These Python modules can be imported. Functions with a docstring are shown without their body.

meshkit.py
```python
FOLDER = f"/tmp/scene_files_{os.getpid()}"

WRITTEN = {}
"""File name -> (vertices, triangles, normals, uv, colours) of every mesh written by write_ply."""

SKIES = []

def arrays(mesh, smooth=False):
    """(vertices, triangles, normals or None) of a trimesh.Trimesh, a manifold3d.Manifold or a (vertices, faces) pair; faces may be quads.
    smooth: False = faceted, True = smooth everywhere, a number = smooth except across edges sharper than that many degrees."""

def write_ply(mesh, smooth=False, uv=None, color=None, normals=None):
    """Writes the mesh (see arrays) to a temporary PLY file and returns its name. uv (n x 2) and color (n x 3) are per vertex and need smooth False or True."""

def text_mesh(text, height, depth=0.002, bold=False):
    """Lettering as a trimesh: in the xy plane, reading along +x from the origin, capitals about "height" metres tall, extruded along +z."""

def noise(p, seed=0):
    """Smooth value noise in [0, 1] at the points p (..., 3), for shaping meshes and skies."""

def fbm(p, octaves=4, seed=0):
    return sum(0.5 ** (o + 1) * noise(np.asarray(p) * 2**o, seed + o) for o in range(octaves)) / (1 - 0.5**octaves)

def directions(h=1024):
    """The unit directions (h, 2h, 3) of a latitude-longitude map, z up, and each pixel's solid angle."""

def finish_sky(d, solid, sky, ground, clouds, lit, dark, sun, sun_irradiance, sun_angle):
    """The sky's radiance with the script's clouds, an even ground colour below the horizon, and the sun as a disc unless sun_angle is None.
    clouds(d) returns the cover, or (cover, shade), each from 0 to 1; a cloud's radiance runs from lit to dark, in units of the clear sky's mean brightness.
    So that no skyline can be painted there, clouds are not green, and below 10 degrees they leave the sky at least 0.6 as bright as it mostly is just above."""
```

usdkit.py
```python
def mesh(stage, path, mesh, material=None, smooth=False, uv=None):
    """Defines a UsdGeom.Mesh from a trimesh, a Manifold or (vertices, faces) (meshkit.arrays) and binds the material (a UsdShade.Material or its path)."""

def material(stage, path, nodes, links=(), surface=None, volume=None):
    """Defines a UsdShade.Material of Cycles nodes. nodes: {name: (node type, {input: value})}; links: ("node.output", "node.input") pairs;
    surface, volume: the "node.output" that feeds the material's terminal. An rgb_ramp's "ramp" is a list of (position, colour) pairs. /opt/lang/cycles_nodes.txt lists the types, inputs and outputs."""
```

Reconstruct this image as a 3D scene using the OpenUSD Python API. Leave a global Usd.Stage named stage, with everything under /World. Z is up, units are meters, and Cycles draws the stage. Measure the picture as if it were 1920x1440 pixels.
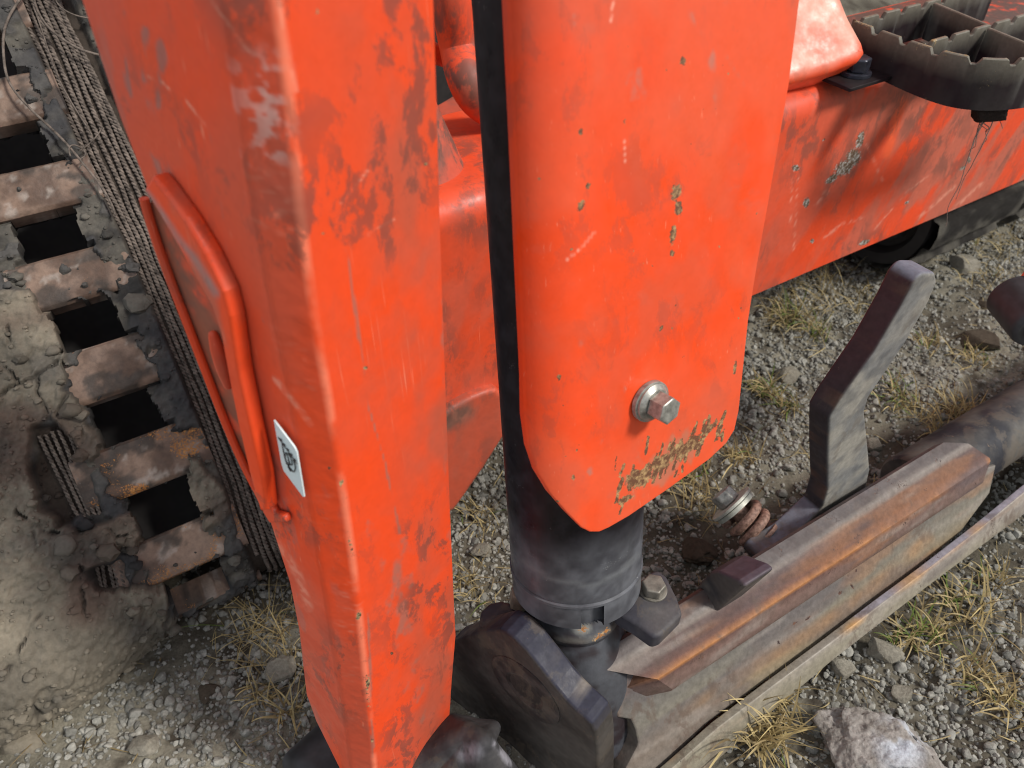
import math, numpy as np, trimesh, usdkit, shapely
from shapely.geometry import Polygon, LineString, Point
from scipy.spatial import Delaunay, cKDTree
from meshkit import fbm, noise
import manifold3d as m3
from pxr import Usd, UsdGeom, UsdLux, UsdShade, Gf, Sdf, Vt

stage = Usd.Stage.CreateInMemory()
UsdGeom.SetStageUpAxis(stage, 'Z'); UsdGeom.SetStageMetersPerUnit(stage, 1.0)
W = UsdGeom.Xform.Define(stage, '/World'); stage.SetDefaultPrim(W.GetPrim())
R = np.random.default_rng(7)

# ------------------------------------------------------------------ camera, sky, sun, exposure
H, F, PITCH = 0.90, 1440.0, math.radians(42)
cam = UsdGeom.Camera.Define(stage, '/World/camera')
cam.CreateHorizontalApertureAttr(36.0); cam.CreateVerticalApertureAttr(27.0); cam.CreateFocalLengthAttr(27.0)
cam.CreateClippingRangeAttr(Gf.Vec2f(0.02, 500))
cam.AddTranslateOp().Set(Gf.Vec3d(0, 0, H)); cam.AddRotateXOp().Set(90 - math.degrees(PITCH))
cam.CreateFStopAttr(8.0); cam.CreateFocusDistanceAttr(0.75)
cam.GetPrim().CreateAttribute('exposure', Sdf.ValueTypeNames.Float).Set(1.15)

SUN = np.array([0.70, -0.27, 0.76]); SUN /= np.linalg.norm(SUN)
elev, rot = math.asin(SUN[2]), math.atan2(SUN[0], SUN[1])
sun = UsdLux.DistantLight.Define(stage, '/World/sun')
sun.CreateIntensityAttr(0.46); sun.CreateAngleAttr(10.0); sun.CreateNormalizeAttr(True); sun.CreateColorAttr(Gf.Vec3f(1.0, 0.96, 0.90))
zax = Gf.Vec3d(*SUN)
xf = Gf.Matrix4d().SetLookAt(Gf.Vec3d(*SUN), Gf.Vec3d(0, 0, 0), Gf.Vec3d(0, 0, 1)).GetInverse()
sun.AddTransformOp().Set(xf)
dome = UsdLux.DomeLight.Define(stage, '/World/sky')
dome.GetPrim().SetCustomDataByKey('kind', 'structure')
skym = usdkit.material(stage, '/World/Looks/sky', {
    'g': ('geometry', {}),
    'm': ('mapping', {'scale': (1.0, 1.0, 2.2)}),
    'n': ('noise_texture', {'scale': 2.3, 'detail': 6, 'roughness': 0.55}),
    'r': ('rgb_ramp', {'ramp': [(0.3, (0.35, 0.35, 0.35)), (0.6, (0.9, 0.9, 0.9))]}),
    's': ('sky_texture', {'sky_type': 'single_scattering', 'sun_disc': False, 'sun_elevation': elev, 'sun_rotation': rot}),
    'mx': ('mix_color', {'b': (6.0, 6.1, 6.3), 'use_clamp': False}),
    'b': ('background_shader', {'strength': 0.068})},
    [('g.position', 'm.vector'), ('m.vector', 'n.vector'), ('n.fac', 'r.fac'), ('r.color', 'mx.fac'), ('s.color', 'mx.a'), ('mx.result', 'b.color')], surface='b.background')
UsdShade.MaterialBindingAPI.Apply(dome.GetPrim()).Bind(skym)

# ------------------------------------------------------------------ measuring helpers (photo 1920 x 1440 -> metres)
ct, st = math.cos(PITCH), math.sin(PITCH)
C = np.array([0, 0, H]); UP = np.array([0, 0, 1.0])
yaw = math.radians(32); EX = np.array([math.cos(yaw), math.sin(yaw), 0]); FR = np.array([math.sin(yaw), -math.cos(yaw), 0])   # machine: width, front
ay = math.radians(50); EA = np.array([math.cos(ay), math.sin(ay), 0]); FA = np.array([math.sin(ay), -math.cos(ay), 0])       # arm: width, front

def ray(x, y):
    u = (np.asarray(x, float) - 960) / F; v = (np.asarray(y, float) - 720) / F
    return np.stack([u, ct - v * st, -(st + v * ct)], -1)
def on(pts, p0, n):
    pts = np.atleast_2d(np.asarray(pts, float)); r = ray(pts[:, 0], pts[:, 1])
    return C + r * (((np.asarray(p0) - C) @ n) / (r @ n))[:, None]
def M(a, b, z): return np.multiply.outer(a, EX) + np.multiply.outer(b, FR) + np.multiply.outer(z, UP)
def at_b(pts, b): return on(pts, b * FR, FR)
def at_a(pts, a): return on(pts, a * EX, EX)
def at_z(pts, z): return on(pts, z * UP, UP)
def proj(P):
    d = np.asarray(P) - C; w = d[:, 1] * ct - d[:, 2] * st; v = -(d[:, 1] * st + d[:, 2] * ct) / w
    return np.stack([960 + F * d[:, 0] / w, 720 + F * v], 1)
def alb(*c): return lin(*c) * .60
def visible(P, margin=60):
    d = P - C; w = d[:, 1] * ct - d[:, 2] * st; q = proj(P); return (w > .05) & (q[:, 0] > -margin) & (q[:, 0] < 1920 + margin) & (q[:, 1] > -margin) & (q[:, 1] < 1440 + margin)
def nrm(v): return np.asarray(v, float) / np.linalg.norm(v)
def sm(x, a, b):
    t = np.clip((x - a) / (b - a), 0, 1); return t * t * (3 - 2 * t)
def mix(a, b, f): f = np.asarray(f)[..., None]; return np.asarray(a) * (1 - f) + np.asarray(b) * f
def lin(*c):
    c = np.array(c) / 255.0; return np.where(c < .04045, c / 12.92, ((c + .055) / 1.055) ** 2.4)

# ------------------------------------------------------------------ scene-tree helpers
used = {}
def numbered(path):
    k = used.get(path, 0); used[path] = k + 1
    return path if k == 0 else f'{path}_{k:03d}'
def ppath(parent): return '/World' if parent is None else str(parent.GetPath())
def thing(name, label, cat, group=None, loc=None, rz=0):
    x = UsdGeom.Xform.Define(stage, numbered('/World/' + name))
    if loc is not None: x.AddTranslateOp().Set(Gf.Vec3d(*map(float, loc))); x.AddRotateZOp().Set(rz)
    return tag(x.GetPrim(), label, cat, group)
def tag(p, label=None, cat=None, group=None, kind=None):
    for k, v in (('label', label), ('category', cat), ('group', group), ('kind', kind)):
        if v: p.SetCustomDataByKey(k, v)
    return p
def obj(name, mesh, mat, parent=None, smooth=35, tint=None, chip=None, label=None):
    """one Mesh prim; tint (n x 3) and chip (n) are per-vertex wear, kept through smoothing"""
    path = numbered(ppath(parent) + '/' + name)
    v, f = (np.asarray(mesh.vertices), np.asarray(mesh.faces)) if hasattr(mesh, 'faces') else mesh
    v, f = np.asarray(v, float), np.asarray(f, int)
    if tint is not None or chip is not None:
        v0 = v; t = trimesh.Trimesh(v, f, process=False)
        if smooth is not True and smooth is not False:
            s = trimesh.graph.smooth_shade(t, angle=np.radians(smooth), facet_minarea=None); v, f = np.array(s.vertices), np.array(s.faces)
            idx = cKDTree(v0).query(v)[1]
            tint = None if tint is None else np.asarray(tint)[idx]; chip = None if chip is None else np.asarray(chip)[idx]
            smooth = True
    m = usdkit.mesh(stage, path, (v, f), mat, smooth=smooth)
    pv = UsdGeom.PrimvarsAPI(m)
    if tint is not None: pv.CreatePrimvar('tint', Sdf.ValueTypeNames.Color3fArray, 'vertex').Set(Vt.Vec3fArray.FromNumpy(np.asarray(tint, np.float32)))
    if chip is not None: pv.CreatePrimvar('chip', Sdf.ValueTypeNames.FloatArray, 'vertex').Set(Vt.FloatArray.FromNumpy(np.asarray(chip, np.float32)))
    if label: m.GetPrim().SetCustomDataByKey('label', label)
    return m.GetPrim()

# ------------------------------------------------------------------ mesh helpers
def cat(*ms):
    vs, fs, o = [], [], 0
    for v, f in ms:
        vs.append(v); fs.append(np.asarray(f) + o); o += len(v)
    return np.vstack(vs), np.vstack(fs)
def smooth_poly(p, r):
    g = Polygon(p)
    if not g.is_valid: g = g.buffer(0)
    if r: g = g.buffer(-r).buffer(2 * r).buffer(-r)
    return g
def slab(P, n, depth, r=0.002, step=0.004, rc=0.0, holes=(), back=True):
    """plate: planar outline P (k x 3), n = the face's outward normal, depth behind it, edge radius r, corner radius rc. Dense caps."""
    P = np.asarray(P, float); n = nrm(n); o = P.mean(0)
    u = nrm(np.cross(UP if abs(n[2]) < .9 else np.array([0, 1.0, 0]), n)); w = np.cross(n, u)
    g = smooth_poly(np.stack([(P - o) @ u, (P - o) @ w], 1), rc)
    for h in holes:
        h = np.asarray(h); g = g.difference(Polygon(np.stack([(h - o) @ u, (h - o) @ w], 1)))
    if g.geom_type != 'Polygon': g = max(g.geoms, key=lambda q: q.area)
    g = shapely.geometry.polygon.orient(g, 1)
    rings, norms = [], []
    for L in [g.exterior, *g.interiors]:
        k = max(8, int(L.length / step)); q = []
        co = np.array(L.coords)[:-1]
        s = np.r_[0, np.cumsum(np.linalg.norm(np.diff(np.vstack([co, co[:1]]), axis=0), axis=1))]
        per = s[-1]; ss = list(s[:-1]); 
        for i in range(len(co)):
            kk = max(1, int(math.ceil((s[i + 1] - s[i]) / step)))
            ss += list(s[i] + (s[i + 1] - s[i]) * np.arange(1, kk) / kk)
        ss = np.unique(np.round(ss, 7)); cc = np.vstack([co, co[:1]])
        q = np.stack([np.interp(ss, s, cc[:, 0]), np.interp(ss, s, cc[:, 1])], 1)
        t = np.roll(q, -1, 0) - q; t /= np.linalg.norm(t, axis=1, keepdims=True) + 1e-12
        nn = np.stack([-t[:, 1], t[:, 0]], 1); b = nn + np.roll(nn, 1, 0); b /= np.maximum((b * b).sum(1, keepdims=True) / 2, .35)
        rings.append(q); norms.append(b)
    ang = np.linspace(0, math.pi / 2, 4)
    prof = [(r * (1 - math.sin(a)), r * (1 - math.cos(a))) for a in ang]       # (inset, down) from cap to side
    prof += [(i, depth - d) for i, d in prof[::-1]] if back else []
    if r == 0: prof = [(0, 0), (0, depth)]
    V, Fc, base = [], [], 0
    for q, b in zip(rings, norms):
        k = len(q)
        for i, d in prof:
            p2 = q + b * i; V.append(o + np.outer(p2[:, 0], u) + np.outer(p2[:, 1], w) - d * n)
        j = np.arange(k); j2 = (j + 1) % k
        for lv in range(len(prof) - 1):
            A, B = base + lv * k, base + (lv + 1) * k
            Fc += [np.stack([A + j, B + j, B + j2], 1), np.stack([A + j, B + j2, A + j2], 1)]
        base += k * len(prof)
    def cap(inset, d, flip):
        loops = [q + b * inset for q, b in zip(rings, norms)]
        gi = Polygon(loops[0], loops[1:])
        if not gi.is_valid: gi = gi.buffer(0)
        x0, y0, x1, y1 = gi.bounds
        gx, gy = np.meshgrid(np.arange(x0, x1, step), np.arange(y0, y1, step)); gx = gx + (np.arange(len(gx)) % 2)[:, None] * step / 2
        pin = gi.buffer(-step * .45); keep = shapely.contains_xy(pin, gx.ravel(), gy.ravel())
        pts = np.vstack([*loops, np.stack([gx.ravel()[keep], gy.ravel()[keep]], 1)])
        T = Delaunay(pts).simplices; c = pts[T].mean(1); T = T[shapely.contains_xy(gi, c[:, 0], c[:, 1])]
        cr = np.cross(pts[T[:, 1]] - pts[T[:, 0]], pts[T[:, 2]] - pts[T[:, 0]])
        T = np.where((cr > 0)[:, None] ^ flip, T, T[:, ::-1])
        return o + np.outer(pts[:, 0], u) + np.outer(pts[:, 1], w) - d * n, T
    parts = [(np.vstack(V), np.vstack(Fc)), cap(prof[0][0], prof[0][1], False)]
    if back: parts.append(cap(prof[-1][0], prof[-1][1], True))
    v, f = cat(*parts)
    t = trimesh.Trimesh(v, f, process=False); t.merge_vertices(digits_vertex=6)
    return np.array(t.vertices), np.array(t.faces)
def frame_of(d):
    d = nrm(d); a = nrm(np.cross(d, UP if abs(d[2]) < .9 else np.array([1.0, 0, 0]))); return d, a, np.cross(d, a)
def lathe(prof, base, axis, k=64, flat=0):
    """prof: (r, h) pairs along axis from base"""
    d, a, b = frame_of(axis); prof = np.asarray(prof, float); th = np.arange(k) / k * 2 * math.pi
    V = np.asarray(base) + prof[:, 1][:, None, None] * d + prof[:, 0][:, None, None] * (np.cos(th)[:, None] * a + np.sin(th)[:, None] * b)
    n = len(prof); j = np.arange(k); j2 = (j + 1) % k; fs = []
    for i in range(n - 1):
        A, B = i * k, (i + 1) * k; fs += [np.stack([A + j, A + j2, B + j2], 1), np.stack([A + j, B + j2, B + j], 1)]
    return V.reshape(-1, 3), np.vstack(fs)
def dense(prof, step):
    prof = np.asarray(prof, float); out = [prof[:1]]
    for p, q in zip(prof[:-1], prof[1:]):
        k = max(1, int(math.ceil(np.linalg.norm(q - p) / step))); out.append(p + (q - p) * (np.arange(1, k + 1) / k)[:, None])
    return np.vstack(out)
def tube(path, r, k=10, closed_ends=True):
    P = np.asarray(path, float); n = len(P); r = np.broadcast_to(r, n)
    T = np.gradient(P, axis=0); T /= np.linalg.norm(T, axis=1, keepdims=True)
    a = frame_of(T[0])[1]; V = []
    th = np.arange(k) / k * 2 * math.pi
    for i in range(n):
        a = a - T[i] * (a @ T[i]); a /= np.linalg.norm(a); b = np.cross(T[i], a)
        V.append(P[i] + r[i] * (np.cos(th)[:, None] * a + np.sin(th)[:, None] * b))
    fs = []; j = np.arange(k); j2 = (j + 1) % k
    for i in range(n - 1):
        A, B = i * k, (i + 1) * k; fs += [np.stack([A + j, A + j2, B + j2], 1), np.stack([A + j, B + j2, B + j], 1)]
    V = np.vstack(V)
    if closed_ends:
        V = np.vstack([V, P[:1], P[-1:]]); c0, c1 = n * k, n * k + 1
        fs += [np.stack([np.full(k, c0), j2, j], 1), np.stack([np.full(k, c1), (n - 1) * k + j, (n - 1) * k + j2], 1)]
    return V, np.vstack(fs)
def curve(pts, n):
    from scipy.interpolate import CubicSpline
    P = np.asarray(pts, float); s = np.r_[0, np.cumsum(np.linalg.norm(np.diff(P, axis=0), axis=1))]
    return CubicSpline(s, P)(np.linspace(0, s[-1], n))
def hexprism(center, axis, af, h, r=0.0012, rot=0.0):
    d, a, b = frame_of(axis); th = np.arange(6) / 6 * 2 * math.pi + rot; R_ = af / math.sqrt(3)
    return slab(np.asarray(center) + d * h + R_ * (np.cos(th)[:, None] * a + np.sin(th)[:, None] * b), d, h, r, max(af / 6, .002), rc=0)
def disc(center, axis, r, h, e=0.001, k=40):
    return lathe([(1e-5, h), (r - e, h), (r - e * .3, h - e * .3), (r, h - e), (r, 0), (1e-5, 0)][::-1], center, axis, k)
def blobs(pts, rad, links, length=.006, it=8):
    """smooth lumpy solid: hulls of spheres along links"""
    sp = [m3.Manifold.sphere(float(r), 20).translate([float(x) for x in p]) for p, r in zip(pts, rad)]
    m = m3.Manifold()
    for L in links: m = m + m3.Manifold.batch_hull([sp[i] for i in L])
    mm = m.refine_to_length(length).to_mesh(); t = trimesh.Trimesh(mm.vert_properties[:, :3], mm.tri_verts, process=True)
    trimesh.smoothing.filter_taubin(t, iterations=it); return np.array(t.vertices), np.array(t.faces)
def edge_skirt(v, f, dirs, depth):
    """walls hanging from the open edges of a sheet"""
    e = np.vstack([f[:, [0, 1]], f[:, [1, 2]], f[:, [2, 0]]]); key = np.sort(e, 1)
    _, i, c = np.unique(key, axis=0, return_index=True, return_counts=True); e = e[i[c == 1]]
    ids, inv = np.unique(e, return_inverse=True); inv = inv.reshape(e.shape)
    n, low = len(v), v[ids] - dirs[ids] * depth
    A, B = e[:, 0], e[:, 1]; a, b = n + inv[:, 0], n + inv[:, 1]
    return np.vstack([v, low]), np.vstack([f, np.stack([B, A, a], 1), np.stack([B, a, b], 1)]), ids

# ------------------------------------------------------------------ wear painting (values stay with the surface)
def blob(xy, cx, cy, rx, ry, ang=0):
    c, s = math.cos(math.radians(ang)), math.sin(math.radians(ang)); d = xy - [cx, cy]
    return np.clip(1.25 - np.hypot((d[:, 0] * c + d[:, 1] * s) / rx, (-d[:, 0] * s + d[:, 1] * c) / ry), 0, 1)
def stroke(xy, pts, w):
    pts = np.asarray(pts, float); best = np.full(len(xy), 1e9)
    for p, q in zip(pts[:-1], pts[1:]):
        t = np.clip(((xy - p) @ (q - p)) / ((q - p) @ (q - p)), 0, 1); best = np.minimum(best, np.linalg.norm(xy - p - t[:, None] * (q - p), axis=1))
    return np.clip(1.3 - best / w, 0, 1)
def inpoly(xy, poly, soft):
    g = Polygon(poly); p = shapely.points(xy[:, 0], xy[:, 1]); d = shapely.distance(shapely.boundary(g), p)
    return sm(np.where(shapely.contains_xy(g, xy[:, 0], xy[:, 1]), d, -d), -soft, soft)
def rag(w, P, s=80, seed=0, k=1.5, stretch=(1, 1, .4)): return sm(w + (fbm(np.asarray(P) * stretch * s, 5, seed) - .5) * k * (w > .02), .38, .78)
def nz(P, s, seed=0, o=4): return fbm(np.asarray(P) * s, o, seed)

# ------------------------------------------------------------------ materials
def worn(name, chipcol=(0.075, 0.045, 0.028), chip2=(0.50, 0.38, 0.19), rough=0.42, coat=0.0, bump=0.15, grain=0.18, gscale=140, bscale=220, metal=0.0, speck=0.0, speckcol=(0.05, 0.03, 0.03), spec=0.5, dustr=.25, grime=0.0, grimecol=(.13, .06, .045), gm=(.50, .58), scratch=0.0):
    """painted or bare metal, mud, soil: colour from the wear painting, fine grain, and chips whose ragged edge comes from noise"""
    return usdkit.material(stage, '/World/Looks/' + name, {
        'g': ('geometry', {}), 'ta': ('attribute', {'attribute': 'tint'}), 'ca': ('attribute', {'attribute': 'chip'}),
        'n1': ('noise_texture', {'scale': gscale, 'detail': 6, 'roughness': 0.65}),
        'gr': ('map_range', {'from_min': 0.25, 'from_max': 0.75, 'to_min': 1 - grain, 'to_max': 1 + grain}),
        'mul': ('vector_math', {'math_type': 'scale'}),
        'n2': ('noise_texture', {'scale': 430, 'detail': 5, 'roughness': 0.7}),
        'am': ('math', {'math_type': 'multiply_add', 'value2': 1.3, 'value3': -0.65}),
        'sum': ('math', {'math_type': 'add'}),
        'cm': ('map_range', {'range_type': 'smoothstep', 'from_min': 0.42, 'from_max': 0.58, 'to_min': 0, 'to_max': 1, 'clamp': True}),
        'cn': ('noise_texture', {'scale': 190, 'detail': 4, 'roughness': 0.7}),
        'cr': ('rgb_ramp', {'ramp': [(0.46, chipcol), (0.66, chip2)]}),
        'mx': ('mix_color', {}),
        'n3': ('noise_texture', {'scale': 95, 'detail': 8, 'roughness': 0.75}),
        'sr': ('map_range', {'from_min': 0.66, 'from_max': 0.72, 'to_min': 0, 'to_max': speck, 'clamp': True}),
        'ms': ('mix_color', {'b': speckcol}),
        'gmap': ('mapping', {'scale': (1.0, 1.0, 0.55)}),
        'gn': ('noise_texture', {'scale': 34.0, 'detail': 12, 'roughness': 0.70, 'distortion': 0.3}),
        'gr1': ('map_range', {'range_type': 'smoothstep', 'from_min': gm[0], 'from_max': gm[1], 'to_min': 0, 'to_max': 1, 'clamp': True}),
        'gb': ('noise_texture', {'scale': 8.0, 'detail': 3, 'roughness': 0.5}),
        'gr2': ('map_range', {'range_type': 'smoothstep', 'from_min': 0.42, 'from_max': 0.62, 'to_min': 0.08 * grime, 'to_max': grime, 'clamp': True}),
        'gmul': ('math', {'math_type': 'multiply'}),
        'mg': ('mix_color', {'b': grimecol}),
        'sm1': ('mapping', {'rotation': (0.25, 0.2, 0.4), 'scale': (420.0, 420.0, 9.0)}), 'sn1': ('noise_texture', {'scale': 1.0, 'detail': 2, 'roughness': 0.5}),
        'sm2': ('mapping', {'rotation': (-0.7, 0.9, 0.1), 'scale': (480.0, 480.0, 11.0)}), 'sn2': ('noise_texture', {'scale': 1.0, 'detail': 2, 'roughness': 0.5}),
        'sx': ('math', {'math_type': 'maximum'}), 'sb': ('noise_texture', {'scale': 17.0, 'detail': 3, 'roughness': 0.6}),
        'sr1': ('map_range', {'from_min': 0.70, 'from_max': 0.76, 'to_min': 0, 'to_max': scratch, 'clamp': True}),
        'sr2': ('map_range', {'from_min': 0.46, 'from_max': 0.60, 'to_min': 0, 'to_max': 1, 'clamp': True}), 'smu': ('math', {'math_type': 'multiply'}),
        'mscr': ('mix_color', {'b': (0.80, 0.30, 0.18)}),
        'rr': ('map_range', {'from_min': 0.3, 'from_max': 0.7, 'to_min': rough - .1, 'to_max': rough + dustr}),
        'n4': ('noise_texture', {'scale': 38, 'detail': 5, 'roughness': 0.6}),
        'bn': ('noise_texture', {'scale': bscale, 'detail': 6, 'roughness': 0.6}),
        'bh': ('math', {'math_type': 'multiply_add', 'value2': -0.5}),
        'bp': ('bump', {'strength': bump, 'distance': 0.002}),
        'p': ('principled_bsdf', {'metallic': metal, 'coat_weight': coat, 'coat_roughness': 0.18, 'specular_ior_level': spec})},
        [('g.position', k + '.vector') for k in ('n1', 'n2', 'cn', 'n3', 'n4', 'bn', 'gmap', 'gb', 'sm1', 'sm2', 'sb')] +
        [('n1.fac', 'gr.value'), ('ta.color', 'mul.vector1'), ('gr.result', 'mul.scale'),
         ('n2.fac', 'am.value1'), ('am.value', 'sum.value1'), ('ca.fac', 'sum.value2'), ('sum.value', 'cm.value'),
         ('cn.fac', 'cr.fac'), ('gmap.vector', 'gn.vector'), ('gn.fac', 'gr1.value'), ('gb.fac', 'gr2.value'), ('gr1.result', 'gmul.value1'), ('gr2.result', 'gmul.value2'), ('gmul.value', 'mg.fac'), ('mul.vector', 'mg.a'), ('mg.result', 'mscr.a'), ('sm1.vector', 'sn1.vector'), ('sm2.vector', 'sn2.vector'), ('sn1.fac', 'sx.value1'), ('sn2.fac', 'sx.value2'), ('sx.value', 'sr1.value'), ('sb.fac', 'sr2.value'), ('sr1.result', 'smu.value1'), ('sr2.result', 'smu.value2'), ('smu.value', 'mscr.fac'), ('mscr.result', 'ms.a'), ('n3.fac', 'sr.value'), ('sr.result', 'ms.fac'),
         ('cm.result', 'mx.fac'), ('ms.result', 'mx.a'), ('cr.color', 'mx.b'), ('mx.result', 'p.base_color'),
         ('n4.fac', 'rr.value'), ('rr.result', 'p.roughness'), ('cm.result', 'bh.value1'), ('bn.fac', 'bh.value3'), ('bh.value', 'bp.height'), ('bp.normal', 'p.normal')], surface='p.BSDF')
def plain(name, col, rough=0.5, metal=0.0, grain=0.25, scale=120, bump=0.1, spec=0.5, vary=0.0, col2=None):
    col2 = col if col2 is None else col2
    nodes = {'g': ('geometry', {}), 'n': ('noise_texture', {'scale': scale, 'detail': 6, 'roughness': 0.65}),
        'r': ('rgb_ramp', {'ramp': [(0.3, tuple(np.array(col) * (1 - grain))), (0.7, tuple(np.array(col2) * (1 + grain)))]}),
        'oi': ('object_info', {}), 'v': ('map_range', {'to_min': 1 - vary, 'to_max': 1 + vary}), 's': ('vector_math', {'math_type': 'scale'}),
        'b': ('bump', {'strength': bump, 'distance': 0.002}), 'p': ('principled_bsdf', {'roughness': rough, 'metallic': metal, 'specular_ior_level': spec})}
    return usdkit.material(stage, '/World/Looks/' + name, nodes, [('g.position', 'n.vector'), ('n.fac', 'r.fac'), ('oi.random', 'v.value'), ('r.color', 's.vector1'), ('v.result', 's.scale'), ('s.vector', 'p.base_color'), ('n.fac', 'b.height'), ('b.normal', 'p.normal')], surface='p.BSDF')
PAINT = worn('orange_paint', rough=0.36, coat=0.0, bump=0.05, grain=0.05, speck=0.35, speckcol=(0.10, 0.045, 0.03), spec=.30, grime=.66, scratch=.42, grimecol=(.115, .052, .04), gm=(.505, .565))
GUARDP = worn('guard_paint', (.12, .055, .03), (.40, .26, .12), rough=.34, bump=.05, grain=.04, speck=.3, speckcol=(.10, .045, .03), spec=.33, grime=.26, gm=(.52, .60), scratch=.30)
PAINT2 = worn('orange_paint_dusty', rough=0.5, bump=0.07, grain=0.08, speck=0.55, speckcol=(0.09, 0.05, 0.04), spec=.35, grime=.85, grimecol=(.10, .055, .042), gm=(.44, .56))
BLACK = worn('black_paint', chipcol=(0.10, 0.10, 0.10), chip2=(0.3, 0.3, 0.3), spec=.3, rough=0.34, bump=0.06, grain=0.15, speck=.3, speckcol=(.12, .12, .12))
STEEL = worn('dark_steel', chipcol=(0.16, 0.10, 0.06), chip2=(0.26, 0.18, 0.11), rough=0.5, bump=0.12, grain=0.25, speck=.5, speckcol=(.12, .09, .07), spec=.2, grime=.5, grimecol=(.10, .08, .06))
RUST = worn('rusty_steel', chipcol=(0.035, 0.022, 0.02), chip2=(0.12, 0.06, 0.04), rough=0.5, bump=0.2, grain=0.28, speck=.4, speckcol=(.05, .028, .025), spec=.24, grime=.55, grimecol=(.09, .06, .045), gm=(.5, .6))
MUD = worn('caked_mud', chipcol=(0.02, 0.019, 0.018), chip2=(0.06, 0.055, 0.05), rough=0.85, bump=0.55, grain=0.22, gscale=170, bscale=330, speck=.5, speckcol=(.05, .045, .04), spec=.15)
IRON = worn('rusty_iron', chipcol=(0.30, 0.12, 0.03), chip2=(0.44, 0.21, 0.06), rough=0.6, bump=0.35, grain=0.3, speck=.5, speckcol=(.05, .04, .035), spec=.35)
SOIL = worn('soil', chipcol=(0.06, 0.05, 0.04), chip2=(0.12, 0.1, 0.08), rough=0.95, bump=0.7, grain=0.35, gscale=260, bscale=420, speck=.6, speckcol=(.035, .03, .026), spec=.1)
CORD = plain('frayed_cord', (0.11, 0.09, 0.075), 0.8, grain=.75, scale=120, bump=.2, spec=.2)
ZINC = plain('zinc', (0.27, 0.265, 0.235), 0.42, metal=0.55, grain=.5, scale=160)
RUBBER = plain('black_rubber', (0.022, 0.022, 0.024), 0.55, grain=.4, scale=90)
DARK = plain('interior_dark', (0.018, 0.015, 0.014), 0.7, grain=.4, scale=60)
STICK = plain('decal_grey', (0.52, 0.60, 0.60), 0.4, grain=.06, scale=200, bump=.02)
INK = plain('decal_ink', (0.012, 0.012, 0.014), 0.4, grain=.1)
COIL = plain('rusty_coil', (0.15, 0.065, 0.04), 0.7, grain=.6, scale=200, bump=.4, col2=(0.2, 0.12, 0.09))
STONE = plain('stone_crumbs', (0.215, 0.208, 0.182), 0.9, grain=.32, scale=240, bump=.5, spec=.15, vary=.34)

O = np.array([0.70, 0.058, 0.010]); FADE = np.array([0.47, 0.078, 0.040]); DIRT = np.array([0.20, 0.105, 0.075]); DUST = np.array([.30, .22, .17])
def orange(P, film=.2, blotch=.5, seed=0, streak=(1, 1, .35)):
    """base colour of weathered orange paint at P: fresh, faded and grimy patches"""
    P = np.asarray(P); Q = P * np.asarray(streak)
    f = np.clip(film + .9 * (nz(Q, 22, seed, 4) - .5), 0, 1)
    c = mix(O, FADE, f)
    g = sm(nz(Q, 40, seed + 9, 5), .50, .68) * sm(nz(P, 9, seed + 5, 3), .36, .62) * blotch
    return mix(c, DIRT, np.clip(g, 0, .85))

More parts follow.
